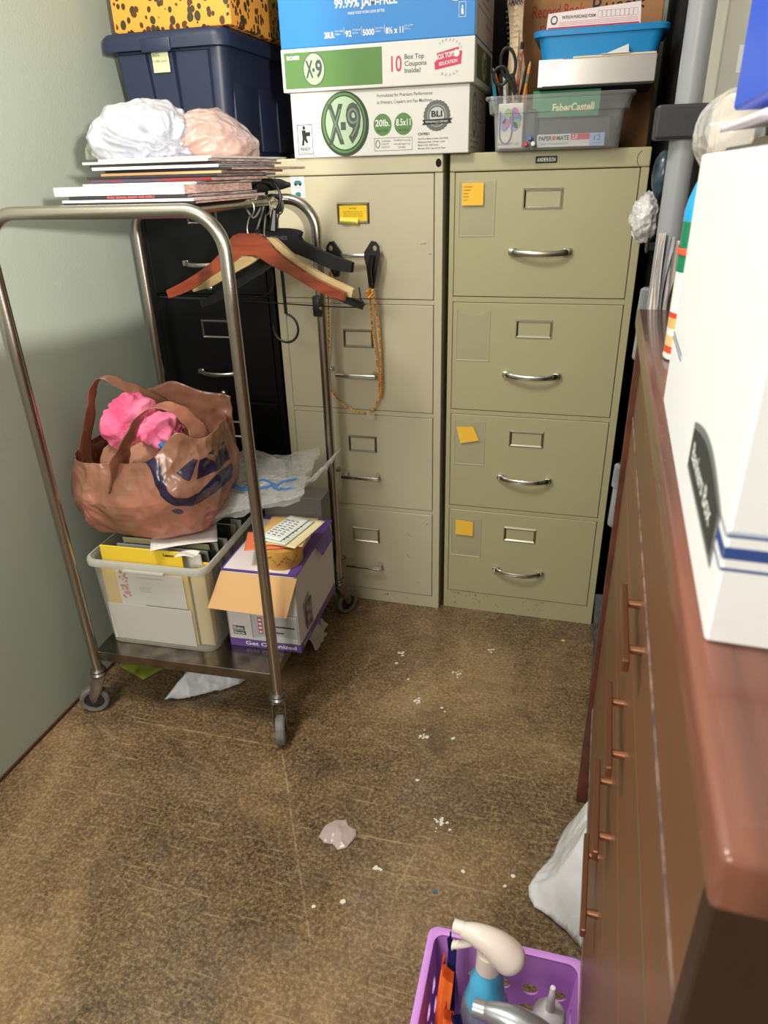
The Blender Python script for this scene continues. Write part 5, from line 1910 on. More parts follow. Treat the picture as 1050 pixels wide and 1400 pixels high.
BO = Vector((-0.648, -0.475, 0.4675))
arc_l = [(-0.607, 0.706), (-0.585, 0.708), (-0.566, 0.692), (-0.555, 0.660), (-0.544, 0.628), (-0.522, 0.608), (-0.495, 0.602), (-0.468, 0.612), (-0.445, 0.640), (-0.425, 0.680), (-0.412, 0.730), (-0.405, 0.748)]


def bag_mask(co, n):
    x, z, y = co.x + BO.x, co.z + BO.z, co.y
    if y > 0.03:
        return 1.0
    # shear the coordinates so the print lies on the near face
    d = min(segd(x, z, a, b_) for a, b_ in zip(arc_l, arc_l[1:])) - 0.0125
    for (cx, cz, rx, rz_) in ((-0.528, 0.577, 0.012, 0.010), (-0.419, 0.642, 0.009, 0.012)):
        d = min(d, (hypot((x - cx) / rx, (z - cz) / rz_) - 1) * 0.01)
    # three wedges of a wheel
    for (px_, pz_, w) in ((-0.502, 0.668, 0.017), (-0.466, 0.660, 0.015), (-0.440, 0.690, 0.014)):
        cx, cz = -0.472, 0.712
        dx, dz = px_ - cx, pz_ - cz
        l = hypot(dx, dz)
        ux, uz = dx / l, dz / l
        t_ = (x - cx) * ux + (z - cz) * uz
        s__ = abs(-(x - cx) * uz + (z - cz) * ux)
        ww = w * max(0, t_) / l
        d = min(d, max(s__ - ww * 0.95, t_ - l * 1.12, l * 0.30 - t_))
    return 0.5 + d * 40


def bag_pt(u, v, inner=0.0):
    a = 2 * pi * u
    ca_, sa_ = cos(a), sin(a)
    ex = 0.62
    cx = (abs(ca_) ** ex) * (1 if ca_ > 0 else -1)
    sy = (abs(sa_) ** ex) * (1 if sa_ > 0 else -1)
    prof_x = 0.142 + 0.052 * sin(pi * 0.5 * min(1, v * 1.5)) - 0.018 * max(0, v - 0.6) / 0.4
    prof_y = 0.105 + 0.042 * sin(pi * 0.5 * min(1, v * 1.6)) - 0.030 * max(0, v - 0.55) / 0.45
    if v < 0.12:
        k = (v / 0.12) ** 0.5
        prof_x *= 0.55 + 0.45 * k
        prof_y *= 0.55 + 0.45 * k
    rim = 0.243 + 0.030 * ca_ + 0.020 * sa_ + 0.004 * cos(2 * a) + 0.050 * math.exp(-((u - 0.86) / 0.055) ** 2)
    x = cx * (prof_x - inner) - 0.016 + 0.012 * v
    y = sy * (prof_y - inner)
    z = rim * v
    p = Vector((x, y, z))
    nrm = Vector((ca_, sa_, 0))
    f1 = fold((x * 1.3, y, z * 0.8), 7, 1.0)
    f2 = noise.noise(Vector((x * 14 + z * 12, y * 14, z * 20 - x * 12)))
    f3 = fold((x + z * 0.8, y, z * 0.5 - x * 0.3), 20, 5.0)
    amp = 0.35 + 0.65 * min(1, v * 6)
    p += nrm * (0.012 * f1 + 0.006 * f2 + 0.004 * f3) * amp
    return p


crinkle(bagm, 10, 30, 0.85, 0.016, (1, 1, 0.55))
t = thing('shopping_bag', 'brown plastic shopping bag with a dark blue curved logo, stuffed with pink cloth', 'shopping bag', BO)
g = G()
g.grid(lambda u, v: bag_pt(u, v), 260, 130, None, cu=True)
bm_ = g.bm
bmesh.ops.recalc_face_normals(bm_, faces=bm_.faces)
g.mats = [bagm]
o = g.build('bag_body', None, t, smooth=180, attr=bag_mask)
mod = o.modifiers.new('film', 'SOLIDIFY')
mod.thickness = 0.0012


def strap(lab, pts, w0, w1, parent, m=None):
    g = G()
    sp = spline([Vector(p) - BO for p in pts], 8)
    n = len(sp)
    rad = [(0.0018 + 0.0008 * sin(i), (w0 * abs(1 - 2 * i / (n - 1)) ** 1.6 + w1 * (1 - abs(1 - 2 * i / (n - 1)) ** 1.6)) * (1 + 0.12 * sin(i * 0.9))) for i in range(n)]
    g.sweep(sp, rad, 14, up=(0.25, 0.9, 0.1))
    for v in g.bm.verts:
        v.co += Vector((0.25, 1, 0)) * 0.003 * fold(v.co, 34, 2.0)
    g.mats = [bagm]
    o = g.build('handle', None, parent, smooth=180, attr=lambda c, n: 1.0)
    return o


strap('l', [(-0.838, -0.50, 0.600), (-0.836, -0.505, 0.66), (-0.800, -0.50, 0.760), (-0.770, -0.50, 0.835), (-0.735, -0.50, 0.862), (-0.695, -0.48, 0.835), (-0.660, -0.43, 0.785), (-0.640, -0.385, 0.73)], 0.030, 0.011, t)
strap('r', [(-0.680, -0.590, 0.620), (-0.662, -0.598, 0.695), (-0.626, -0.598, 0.750), (-0.592, -0.588, 0.800), (-0.560, -0.572, 0.822), (-0.524, -0.550, 0.812), (-0.498, -0.530, 0.770), (-0.482, -0.51, 0.700), (-0.478, -0.50, 0.62)], 0.038, 0.015, t)
# higher rear wall of the bag
g = G()


def rear(u, v):
    x = -0.78 + 0.300 * u
    z = 0.66 + (0.105 + 0.05 * sin(pi * u) + 0.02 * u) * v
    p = Vector((x, -0.372 - 0.03 * sin(pi * u) * v + 0.008 * fold((x, z, 0), 14, 3), z + 0.006 * sin(14 * u) * v)) - BO
    return p


g.grid(rear, 60, 20, None)
g.mats = [bagm]
o = g.build('rear_wall', None, t, smooth=180, attr=lambda c, n: 1.0)
mod = o.modifiers.new('film', 'SOLIDIFY')
mod.thickness = 0.001

pinkc = mat('pink_knit', (240, 92, 140), 0.8, bump=0.6, bscale=160, c2=(252, 150, 180), vscale=10)
bluec = mat('blue_cloth', (30, 110, 176), 0.7, bump=0.4, bscale=160)


def cloth(name, lab, c, rad, m, seed, amp, fs, rot=0.0, tilt=0.0):
    g = G()
    bmesh.ops.create_icosphere(g.bm, subdivisions=5, radius=1.0)
    R = Matrix.Rotation(rot, 3, 'Z') @ Matrix.Rotation(tilt, 3, 'Y')
    for v in g.bm.verts:
        p = v.co.copy()
        q = Vector((p.x * rad[0], p.y * rad[1], p.z * rad[2]))
        f = 1 + amp * (fold(q, fs, seed) - 0.2) + amp * noise.noise(q * fs * 0.6 + Vector((seed, 1, 2)))
        v.co = R @ (q * f) + Vector(c)
    o = g.build(name, m, None, smooth=180)
    recenter(o)
    return tag(o, lab, 'cloth')


cloth('pink_cloth', 'bright pink knitted cloth peaking at the left mouth of the brown bag', (-0.690, -0.500, 0.755), (0.052, 0.040, 0.066), pinkc, 1.3, 0.40, 20, 0.3, 0.35)
cloth('pink_cloth', 'bright pink rolled cloth at the right mouth of the brown bag', (-0.590, -0.515, 0.742), (0.050, 0.038, 0.036), pinkc, 4.2, 0.40, 26, -0.2, 0.1)
cloth('blue_cloth', 'small blue cloth showing under the right pink roll in the brown bag', (-0.556, -0.53, 0.716), (0.032, 0.030, 0.022), bluec, 2.2, 0.3, 26)
cloth('stuffed_cloth', 'beige cloth deep inside the brown shopping bag below the pink one', (-0.665, -0.475, 0.645), (0.125, 0.085, 0.075), mat('beige_cloth', (170, 120, 96), 0.8), 6.2, 0.12, 10)

# ------------------------------------------------------------------ zip bags draped over bin and carton
zipm = crinkle(clear_plastic('zip_bag_film', (226, 226, 220), 0.20, 0.55, 0.12), 9, 26, 0.8, 0.02)
zb_ = Vector((-0.45, -0.36, 0.50))


def drape(u, v, seed=0.0, lift=0.0):
    A, B, C_, D_ = Vector((-0.600, -0.545, 0.478)), Vector((-0.285, -0.440, 0.560)), Vector((-0.340, -0.150, 0.575)), Vector((-0.620, -0.250, 0.545))
    p = A.lerp(B, u).lerp(D_.lerp(C_, u), v)
    x, y = p.x, p.y
    e = 0.35 + 0.65 * min(1, 6 * min(u, 1 - u, v, 1 - v))
    p.z += (0.014 * sin(3 * u + 4 * v) + 0.030 * (fold((x, y, 0), 6, seed) - 0.3) + 0.012 * fold((x + y, y - x, 0), 18, seed + 2)) * e + lift
    p.x += 0.02 * noise.noise(Vector((v * 5, u * 5, seed)))
    p.y += 0.02 * noise.noise(Vector((u * 6, v * 5, seed + 4)))
    return p - zb_


t = thing('zip_bag', 'large clear plastic zip bag with blue zip strips, draped over bin and carton', 'zip bag', zb_)
g = G()
g.grid(lambda u, v: drape(u, v), 120, 90, zipm)
g.grid(lambda u, v: drape(u, v, 3.0, -0.012), 90, 70, zipm)
g.build('film', None, t, smooth=180)
bz = mat('blue_zip_strip', (70, 140, 220), 0.35, transl=0.3)
for k, v0 in enumerate((0.10, 0.17)):
    g = G()
    pts = [drape(0.02 + 0.90 * i / 60, v0 + 0.26 * (i / 60) + 0.10 * sin(i / 60 * 4.5) - (0.05 * k if i < 20 else 0), 0.0, 0.003) for i in range(61)]
    g.sweep(pts, 0.0028, 6, bz)
    for v in g.bm.verts:
        pass
    g.build('zip_strip', None, t)
g = G()
g.grid(lambda u, v: Vector((-0.30 + 0.075 * u - 0.02 * v, -0.30 - 0.06 * v + 0.02 * u, 0.545 + 0.09 * u * (1 - 0.4 * v) + 0.014 * fold((u * .2, v * .2, 0), 12, 2))), 60, 40, zipm)
o = g.build('plastic_bag', None, None, smooth=180)
recenter(o)
tag(o, 'crumpled clear plastic film standing up beside the rear right trolley post', 'plastic bag')
blob('plastic_bag', 'crumpled clear bag bunched behind the brown bag, against the black cabinet', (-0.535, -0.20, 0.515), (0.085, 0.05, 0.05), clear_plastic('bunched_film', (200, 200, 200), 0.25, 0.8, 0.1), 5.0, 0.35, 14, None, 5)
cart = mat('grey_card', (120, 118, 108), 0.7)
slab('cardboard_box', 'dull grey-brown box standing on the shelf behind the open carton', 'cardboard box', (-0.475, -0.30), (-0.262, -0.19), (0.1915, 0.475), cart, 0.002)
slab('cardboard_box', 'dark plain box on the shelf behind the file bin', 'cardboard box', (-0.77, -0.485), (-0.225, -0.175), (0.1915, 0.462), darkbox, 0.002)

# ------------------------------------------------------------------ things on the chest of drawers
Md = Matrix.Translation(DO) @ Matrix.Rotation(db, 4, 'Z')
bw = mat('banker_box_white', (238, 238, 240), 0.6)
nb = mat('banker_blue_line', (44, 72, 140), 0.6)
t = thing('archive_box', 'white archive box with blue lines and an oval hand grip, on the chest of drawers', 'archive box', (0.415, -1.585, ZT + 0.0005), -0.035)
BW, BD, BH = 0.31, 0.40, 0.213
g = G()
g.box((0, BW), (0, BD), (0, BH), bw, 0.0015, seg=1)
g.build('carton', None, t, smooth=None)
g = G()
F = ((0, BD, 0), (0, -1, 0), (0, 0, 1))   # left face, u runs towards the camera
L_ = BD
g.p_rect(F, 0.0, 0.062, 0.10, 0.0635, nb)
g.p_rect(F, 0.0, 0.066, 0.10, 0.0675, nb)
g.p_rect(F, L_ - 0.022, 0.040, L_, 0.0412, nb)
g.p_rect(F, L_ - 0.022, 0.046, L_, 0.052, nb)
g.p_rect(F, L_ - 0.022, 0.057, L_, 0.058, nb)
gm = mat('grip_grey', (118, 122, 120), 0.6)
gd = mat('grip_dark', (52, 56, 54), 0.6)


def lens(u0, u1, v0, v1, n=14, s=1.0):
    um, uh, vm_, vh = (u0 + u1) / 2, (u1 - u0) / 2, (v0 + v1) / 2, (v1 - v0) / 2
    top = [(um - uh + 2 * uh * k / n, vm_ + vh * s * (0.45 + 0.55 * sin(pi * k / n))) for k in range(n + 1)]
    bot = [(um + uh - 2 * uh * k / n, vm_ - vh * s) for k in range(n + 1)]
    return top + bot[:1] + bot[-1:]


g.p_poly(F, lens(0.242, 0.378, 0.028, 0.070), gm, 1)
g.p_poly(F, lens(0.248, 0.372, 0.032, 0.065), gd, 2)
g.p_text(F, 'Bankers Box', 0.31, 0.041, 0.011, WHITE, w=0.098, bold=0.02, align='CENTER', lay=3)
g.build('printing', None, t, smooth=None)
g = G()
F2 = ((0, 0, 0), (1, 0, 0), (0, 0, 1))
g.p_rect(F2, 0, 0.040, BW, 0.0415, nb)
g.p_rect(F2, 0, 0.046, BW, 0.052, nb)
g.p_rect(F2, 0, 0.057, BW, 0.0585, nb)
g.p_rect(F2, 0, 0.058, BW, 0.060, mat('pale_blue_line', (190, 200, 220), 0.6))
g.p_frame(F2, 0.045, 0.086, 0.26, 0.19, 0.0018, nb)
g.build('printing', None, t, smooth=None)
Ma = Matrix.Translation((0.415, -1.585, ZT)) @ Matrix.Rotation(-0.035, 4, 'Z')


def aslab(name, lab, cat, x, y, z, m, tilt=0.0, bev=0.001, prints=None):
    g = G()
    g.box(x, y, z, m, bev, seg=1)
    if prints:
        prints(g)
    g.bm.transform(Ma @ Matrix.Rotation(tilt, 4, 'X'))
    o = g.build(name, None, None, smooth=None)
    recenter(o)
    return tag(o, lab, cat)


aslab('clipboard', 'dark olive clipboard edge lying on the archive box', 'clipboard', (0.014, 0.26), (0.060, 0.37), (BH + 0.001, BH + 0.0045), mat('dark_olive_board', (70, 66, 48), 0.5))
aslab('folder', 'beige folder lying on the dark clipboard on the archive box', 'folder', (0.030, 0.25), (0.09, 0.37), (BH + 0.005, BH + 0.010), mat('beige_folder', (206, 192, 160), 0.6))
g = G()
pw_ = mat('pinkish_white_paper', (236, 224, 236), 0.5)
g.grid(lambda u, v: Ma @ Vector((0.006 + 0.26 * u, 0.15 + 0.20 * v, BH + 0.0145 + 0.010 * (1 - u) ** 2 * 0 + 0.003 * sin(6 * u) + 0.006 * u)), 20, 10, pw_)
o = g.build('paper_sheet', None, None, smooth=60)
md_ = o.modifiers.new('thickness', 'SOLIDIFY')
md_.thickness = 0.004
md_.offset = 1
recenter(o)
tag(o, 'thick pinkish white paper pad edge between the folder and the blue box', 'papers')
aslab('blue_box', 'plain bright blue box standing on the papers on the archive box', 'box', (0.012, 0.25), (0.160, 0.345), (BH + 0.0285, BH + 0.27), mat('royal_blue_card', (32, 84, 214), 0.45), bev=0.002)
# clear bag of papers
pm_ = crinkle(clear_plastic('paper_bag_film', (226, 222, 216), 0.22, 0.8, 0.12), 30, 80)
g = G()
bmesh.ops.create_icosphere(g.bm, subdivisions=5, radius=1.0)
for v in g.bm.verts:
    p = v.co
    q = Vector((p.x * 0.027, p.y * 0.045, p.z * 0.033))
    v.co = q * (1 + 0.22 * fold(q, 24, 3)) + Vector((0.462, -1.085, ZT + 0.232))
o = g.build('plastic_bag', pm_, None, smooth=180)
recenter(o)
tag(o, 'shiny clear plastic bag of papers bulging behind the archive box', 'plastic bag')
g = G()
for k in range(7):
    g.grid(lambda u, v, k=k: (0.448 + 0.030 * u, -1.11 + 0.008 * k - 0.01 * u, ZT + 0.212 + 0.045 * v + 0.006 * sin(5 * u + k)), 6, 6, mat('cream_pages_%d' % (k % 2), ((236, 224, 206), (220, 196, 176))[k % 2], 0.7))
o = g.build('paper_bundle', None, None, smooth=60)
recenter(o)
tag(o, 'bundle of cream papers inside the clear bag behind the archive box', 'papers')
aslab('carton', 'plain white carton hidden behind the archive box, carrying the bag of papers', 'box', (0.035, 0.28), (0.43, 0.53), (0.001, 0.190), bw)

# spray can
t = thing('spray_can', 'aerosol can with bright blue cap and colourful label, beside the archive box', 'spray can', (0.4735, -1.005, ZT + 0.0005))
cyan = mat('cyan_cap', (24, 168, 226), 0.3)
g = G()
g.lathe([(0.026, 0.0), (0.0305, 0.001), (0.0315, 0.004), (0.0305, 0.007), (0.0305, 0.150), (0.0275, 0.152)], 40, mat('can_white', (236, 234, 230), 0.3))
for z0, z1, c in ((0.008, 0.016, (226, 84, 52)), (0.016, 0.028, (232, 200, 140)), (0.028, 0.036, (238, 236, 230)), (0.036, 0.048, (236, 190, 116)), (0.048, 0.054, (222, 72, 44)), (0.098, 0.150, (20, 130, 92))):
    g.lathe([(0.0307, z0), (0.0307, z1)], 40, mat('can_band_%d' % int(z0 * 1000), c, 0.3))
g.lathe([(0.0, 0.0), (0.026, 0.0)], 40, nickel)
# blue panel on the right half
n = 20
for (z0, z1, c) in ((0.016, 0.030, (40, 150, 210)), (0.054, 0.064, (120, 160, 120)), (0.064, 0.150, (30, 160, 215))):
    vs = []
    for k in range(n + 1):
        a = radians(-95 + 120 * k / n)
        vs.append((g.bm.verts.new((0.0309 * cos(a), 0.0309 * sin(a), z0)), g.bm.verts.new((0.0309 * cos(a), 0.0309 * sin(a), z1))))
    mi_ = g.mi(mat('can_panel_%d' % int(z0 * 1000), c, 0.3))
    for A, B in zip(vs, vs[1:]):
        f = g.bm.faces.new((A[0], B[0], B[1], A[1]))
        f.material_index = mi_
g.build('can', None, t, smooth=40)
g = G()
for k in range(9):
    a0 = radians(-128)
    U = Vector((-sin(a0), cos(a0), 0))
    O_ = Vector((0.0310 * cos(a0), 0.0310 * sin(a0), 0.092 - 0.0042 * k)) - U * 0.006
    g.p_text((O_, U, (0, 0, 1)), 'directions shake well before', 0, 0, 0.0022, GREYINK, w=0.013)
U = Vector((sin(radians(-120)) * -1, cos(radians(-120)), 0))
g.p_text((Vector((0.0311 * cos(radians(-120)), 0.0311 * sin(radians(-120)), 0.106)), Vector((0, 0, 1)), U * -1), 'FRESH', 0, -0.004, 0.008, WHITE, w=0.036)
g.build('label_print', None, t, smooth=None)
g = G()
g.lathe([(0.0308, 0.1505), (0.0308, 0.160), (0.0285, 0.172), (0.024, 0.186), (0.018, 0.198), (0.011, 0.206), (0.004, 0.209), (0, 0.2095)], 36, cyan)
g.sweep([(0.004, -0.022, 0.190), (0.004, -0.031, 0.196)], [0.006, 0.0055], 12, cyan)
g.build('cap', None, t, smooth=50)
rb = mat('red_rubber_band', (232, 92, 62), 0.6)
for z, tl, nm_ in ((0.124, 0.10, 'upper'), (0.116, -0.12, 'lower')):
    g = G()
    g.sweep([(0.0318 * cos(a), 0.0318 * sin(a), z + tl * 0.03 * cos(a) + 0.001 * sin(3 * a)) for a in [2 * pi * k / 40 for k in range(40)]], (0.0012, 0.0026), 8, rb, closed=True) if False else g.sweep([(0.0318 * cos(a), 0.0318 * sin(a), z + tl * 0.03 * cos(a) + 0.001 * sin(3 * a)) for a in [2 * pi * k / 40 for k in range(40)]], [(0.0011, 0.0026)] * 40, 8, rb, closed=True, up=(0, 0, 1))
    o = g.build('rubber_band', None, None, loc=(0.4735, -1.005, ZT + 0.0005))
    recenter(o)
    tag(o, '%s of the two orange-red rubber bands around the spray can' % nm_, 'rubber band')

# ------------------------------------------------------------------ shelving post and clutter behind the chest
pvc = mat('grey_shelf_tube', (150, 152, 156), 0.4)
bsh = mat('dark_shelf_plastic', (46, 46, 48), 0.5, bump=0.1, bscale=200)
t = thing('shelf_rack', 'grey tube shelving rack with dark plastic shelves, behind the chest of drawers', 'shelving rack', (0.69, -0.42, 0))
PX, PY = 0.471 - 0.69, -0.60 + 0.42
for i, (x, y) in enumerate(((PX, PY), (PX + 0.44, PY), (PX, PY + 0.36 + 0.0), (PX + 0.44, PY + 0.36))):
    if i == 2:
        x += 0.03
    g = G().sweep([(x, y, 0), (x, y, 0.7), (x, y, 1.4), (x, y, 1.95)], 0.0195, 24)
    g.build('post', pvc, t, smooth=50)
for z in (0.10, 0.48, 0.90, 1.316, 1.90):
    g = G()
    if z > 1.3 and z < 1.5:
        g.box((PX + 0.03, PX + 0.47), (PY - 0.026, PY + 0.39), (z, z + 0.02), bsh, 0.003)
        g.box((PX - 0.045, PX + 0.035), (PY - 0.030, PY + 0.028), (z, z + 0.046), bsh, 0.004)
    elif z > 1.5:
        g.box((PX + 0.03, PX + 0.47), (PY - 0.026, PY + 0.39), (z, z + 0.046), bsh, 0.004)
        g.box((PX - 0.025, PX + 0.035), (PY - 0.028, PY + 0.028), (z, z + 0.046), bsh, 0.004)
    else:
        g.box((PX + 0.060, PX + 0.47), (PY - 0.026, PY + 0.39), (z, z + 0.046), bsh, 0.004)
    g.build('shelf', None, t, smooth=None)
beig = mat('beige_carton', (206, 202, 188), 0.65, var=0.06, vscale=6)
maro = mat('maroon_band', (128, 52, 64), 0.6)


def pr_bc(g):
    F = ((0.512, -0.565, 1.338), (1, 0, 0), (0, 0, 1))
    g.p_rect(F, 0, 0.185, 0.26, 0.215, maro)
    g.p_rect(F, 0.022, 0.065, 0.045, 0.100, WHITE)


slab('storage_carton', 'beige carton with a maroon top band on the rack behind the grey post', 'box', (0.512, 0.80), (-0.565, -0.30), (1.338, 1.60), beig, 0.001, pr_bc)
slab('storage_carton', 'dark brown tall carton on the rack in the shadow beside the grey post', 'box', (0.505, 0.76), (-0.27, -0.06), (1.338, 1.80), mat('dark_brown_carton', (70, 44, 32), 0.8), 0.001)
slab('storage_carton', 'large added black block darkening the space behind the right filing cabinet boxes', 'box', (0.50, 0.95), (0.10, 0.60), (0.0, 1.85), darkbox, 0.004)  # invented; keeps the bright wall behind from showing
slab('storage_carton', 'added black block low on the rack, keeping the gap between cabinet and chest dark', 'box', (0.54, 0.90), (-0.55, -0.06), (0.148, 0.46), darkbox, 0.004)  # this and the next two are invented, to make the rack interior dark
slab('storage_carton', 'added black block keeping the middle shelf of the rack dark', 'box', (0.54, 0.90), (-0.55, -0.06), (0.528, 0.88), darkbox, 0.004)
slab('storage_carton', 'added black block keeping the upper shelf of the rack dark', 'box', (0.545, 0.90), (-0.50, -0.06), (0.948, 1.27), darkbox, 0.004)
# papers bundle at the far end of the chest (standing on the rack shelf)
g = G()
pw2 = mat('wrinkled_paper_wrap', (226, 216, 206), 0.6, bump=0.5, bscale=30)
for k, (x, m_) in enumerate(((0.452, pw2), (0.466, mat('grey_folder_edge', (170, 172, 176), 0.6)), (0.474, pw2), (0.490, pw2))):
    g.grid(lambda u, v, x=x, k=k: (x + 0.010 * u + 0.006 * sin(6 * v + k) * u, -0.642 + 0.02 * k * 0.3 + 0.012 * fold((u * .1, v * .1, k), 18, k) * 0.4, 0.95 + 0.235 * v - 0.006 * k), 8, 24, m_)
    g.grid(lambda u, v, x=x, k=k: (x + 0.012 + 0.002 * sin(5 * v), -0.640 + 0.075 * u, 0.95 + 0.235 * v - 0.006 * k), 8, 12, m_)
o = g.build('paper_bundle', None, None, smooth=60)
recenter(o)
tag(o, 'bundle of wrinkled whitish papers standing behind the far end of the chest', 'papers')
# small packets clipped beside the right cabinet
dk = mat('dark_teal_packet', (60, 84, 96), 0.25, c2=(20, 30, 38), vscale=30)
blob('packet', 'small dark blue-grey packet in clear film beside the right cabinet top', (0.484, -0.155, 1.262), (0.020, 0.022, 0.044), dk, 3.0, 0.2, 30, None, 4)
blob('packet', 'small white and black wrapped packet hanging beside the right cabinet', (0.462, -0.155, 1.180), (0.024, 0.018, 0.044), crinkle(mat('white_packet', (228, 226, 224), 0.3, c2=(180, 176, 172), vscale=20), 30, 70), 4.0, 0.55, 40, None, 5)
blob('packet', 'small black packet behind the white wrapped one', (0.500, -0.155, 1.172), (0.022, 0.020, 0.036), mat('black_packet', (34, 34, 36), 0.25), 8.0, 0.2, 30, None, 4)
g = G()
g.box((0.472, 0.495), (-0.17, -0.13), (1.112, 1.130), blkp, 0.002)
g.box((0.470, 0.474), (-0.175, -0.125), (1.108, 1.140), blkp, 0.001)
tag(recenter(g.build('bracket', None, None, smooth=None)), 'small black plastic clip beside the right cabinet, below the packets', 'clip')
film2 = clear_plastic('bottle_film', (200, 206, 210), 0.22, 0.8, 0.12)
for nm_, lab, (x, y, z0, z1, r) in (('plastic_tube', 'clear plastic tube in the gap by the right cabinet, level with the second drawer', (0.478, -0.30, 0.905, 0.995, 0.018)),
                                    ('plastic_tube', 'clear plastic tube in the gap by the right cabinet, level with the third drawer', (0.472, -0.30, 0.50, 0.60, 0.018))):
    g = G()
    g.lathe([(r * 0.9, 0), (r, 0.004), (r, (z1 - z0)), (r * 0.9, (z1 - z0)), (r * 0.9, 0.004)], 20, film2, Matrix.Translation((x, y, z0)) @ Matrix.Rotation(0.03, 4, 'Y'))
    g.lathe([(r * 0.8, z1 - z0 + 0.002), (r * 1.1, z1 - z0 + 0.004), (r * 1.0, z1 - z0 + 0.055), (r * 0.6, z1 - z0 + 0.06)], 20, film2, Matrix.Translation((x, y, z0)))
    tag(recenter(g.build(nm_, None, None)), lab, 'plastic tube')
g = G()
fur = mat('grey_rolled_cloth', (84, 88, 92), 0.9, var=0.4, vscale=40, bump=0.6, bscale=80)
g.sweep(spline([(0.492, -0.34, 0.02), (0.490, -0.33, 0.12), (0.482, -0.30, 0.22), (0.480, -0.27, 0.28)], 6), [(0.030, 0.030)] * 19, 16)
o = g.build('rolled_cloth', fur, None)
recenter(o)
tag(o, 'dark grey fuzzy roll standing on the floor between cabinet and chest', 'cloth roll')

# ------------------------------------------------------------------ floor: things under and beside the trolley
cr = crinkle(mat('crumpled_white_plastic', (238, 240, 246), 0.4, transl=0.15), 14, 36)


def crumple_sheet(name, lab, cat, outline, zfun, m, n=46, thick=0.0012, seed=1.0, sub=1):
    """fill an outline with a triangulated sheet, lift it with zfun"""
    g = G()
    xs = [p[0] for p in outline]
    ys = [p[1] for p in outline]
    x0, x1, y0, y1 = min(xs), max(xs), min(ys), max(ys)

    def inside(x, y):
        c = False
        j = len(outline) - 1
        for i in range(len(outline)):
            xi, yi = outline[i]
            xj, yj = outline[j]
            if (yi > y) != (yj > y) and x < (xj - xi) * (y - yi) / (yj - yi) + xi:
                c = not c
            j = i
        return c
    bs = []
    m_ = len(outline)
    for i in range(m_):
        a, b = outline[i], outline[(i + 1) % m_]
        k = max(2, int(hypot(a[0] - b[0], a[1] - b[1]) / ((x1 - x0) / n)))
        for j in range(k):
            bs.append((a[0] + (b[0] - a[0]) * j / k, a[1] + (b[1] - a[1]) * j / k))
    from mathutils.geometry import delaunay_2d_cdt
    pts = [Vector(p) for p in bs]
    nb_ = len(pts)
    st_ = (x1 - x0) / n
    i = 0
    yy = y0
    while yy < y1:
        xx = x0 + (st_ / 2 if i % 2 else 0)
        while xx < x1:
            if inside(xx, yy) and min(segd(xx, yy, outline[q], outline[(q + 1) % m_]) for q in range(m_)) > st_ * 0.6:
                pts.append(Vector((xx, yy)))
            xx += st_
        yy += st_ * 0.87
        i += 1
    r = delaunay_2d_cdt(pts, [(k, (k + 1) % nb_) for k in range(nb_)], [], 1, 1e-6)
    vs = [g.bm.verts.new((p.x, p.y, zfun(p.x, p.y, min(segd(p.x, p.y, outline[q], outline[(q + 1) % m_]) for q in range(m_))))) for p in r[0]]
    for f in r[2]:
        try:
            g.bm.faces.new([vs[k] for k in f])
        except ValueError:
            pass
    o = g.build(name, m, None, smooth=180)
    md = o.modifiers.new('thickness', 'SOLIDIFY')
    md.thickness = thick
    recenter(o)
    return tag(o, lab, cat)


crumple_sheet('plastic_bag', 'crumpled white plastic bag on the floor under the trolley shelf', 'plastic bag',
              [(-0.655, -0.626), (-0.628, -0.618), (-0.59, -0.606), (-0.48, -0.525), (-0.44, -0.42), (-0.50, -0.33), (-0.62, -0.36), (-0.66, -0.50), (-0.640, -0.560)],
              lambda x, y, d: 0.003 + min(0.11, d * 1.7) * (0.75 + 0.25 * fold((x, y, 0), 14, 2)) + 0.006 * fold((x, y, 0), 30, 4), cr, 40)
crumple_sheet('card', 'yellow-green card lying on the floor behind the left castor of the trolley', 'card',
              [(-0.86, -0.53), (-0.76, -0.565), (-0.71, -0.47), (-0.81, -0.43)], lambda x, y, d: 0.003 + 0.0, mat('lime_card', (128, 140, 40), 0.6), 10)
tis = crinkle(mat('tissue_paper', (206, 196, 190), 0.8))
g = G()
g.grid(lambda u, v: (-0.385 + 0.060 * u + 0.006 * fold((u * .1, v * .1, 0), 25, 1), -0.345 + 0.09 * v + 0.02 * u, 0.003 + 0.075 * (sin(pi * min(1, u * 1.15)) ** 0.6) * (0.7 + 0.3 * sin(pi * v)) * (1 - 0.2 * v) + 0.010 * fold((u * .12, v * .12, 0), 22, 5) * sin(pi * u)), 40, 40, tis)
o = g.build('tissue', None, None, smooth=180)
recenter(o)
tag(o, 'crumpled pale tissue on the floor beside the open carton and trolley', 'tissue')
g = G()
g.grid(lambda u, v: (-0.375 + 0.04 * u, -0.225 + 0.04 * v, 0.002 + 0.030 * sin(pi * u) * sin(pi * v) + 0.006 * fold((u * .12, v * .12, 0), 25, 9) * sin(pi * u) * sin(pi * v)), 20, 20, tis)
o = g.build('tissue', None, None, smooth=180)
recenter(o)
tag(o, 'small crumpled tissue on the floor near the rear right castor', 'tissue')

# white plastic bag under the chest
wb = crinkle(mat('white_bag_plastic', (246, 246, 248), 0.32, transl=0.2), 7, 20, 0.6, 0.02, (1.6, 0.6, 1))


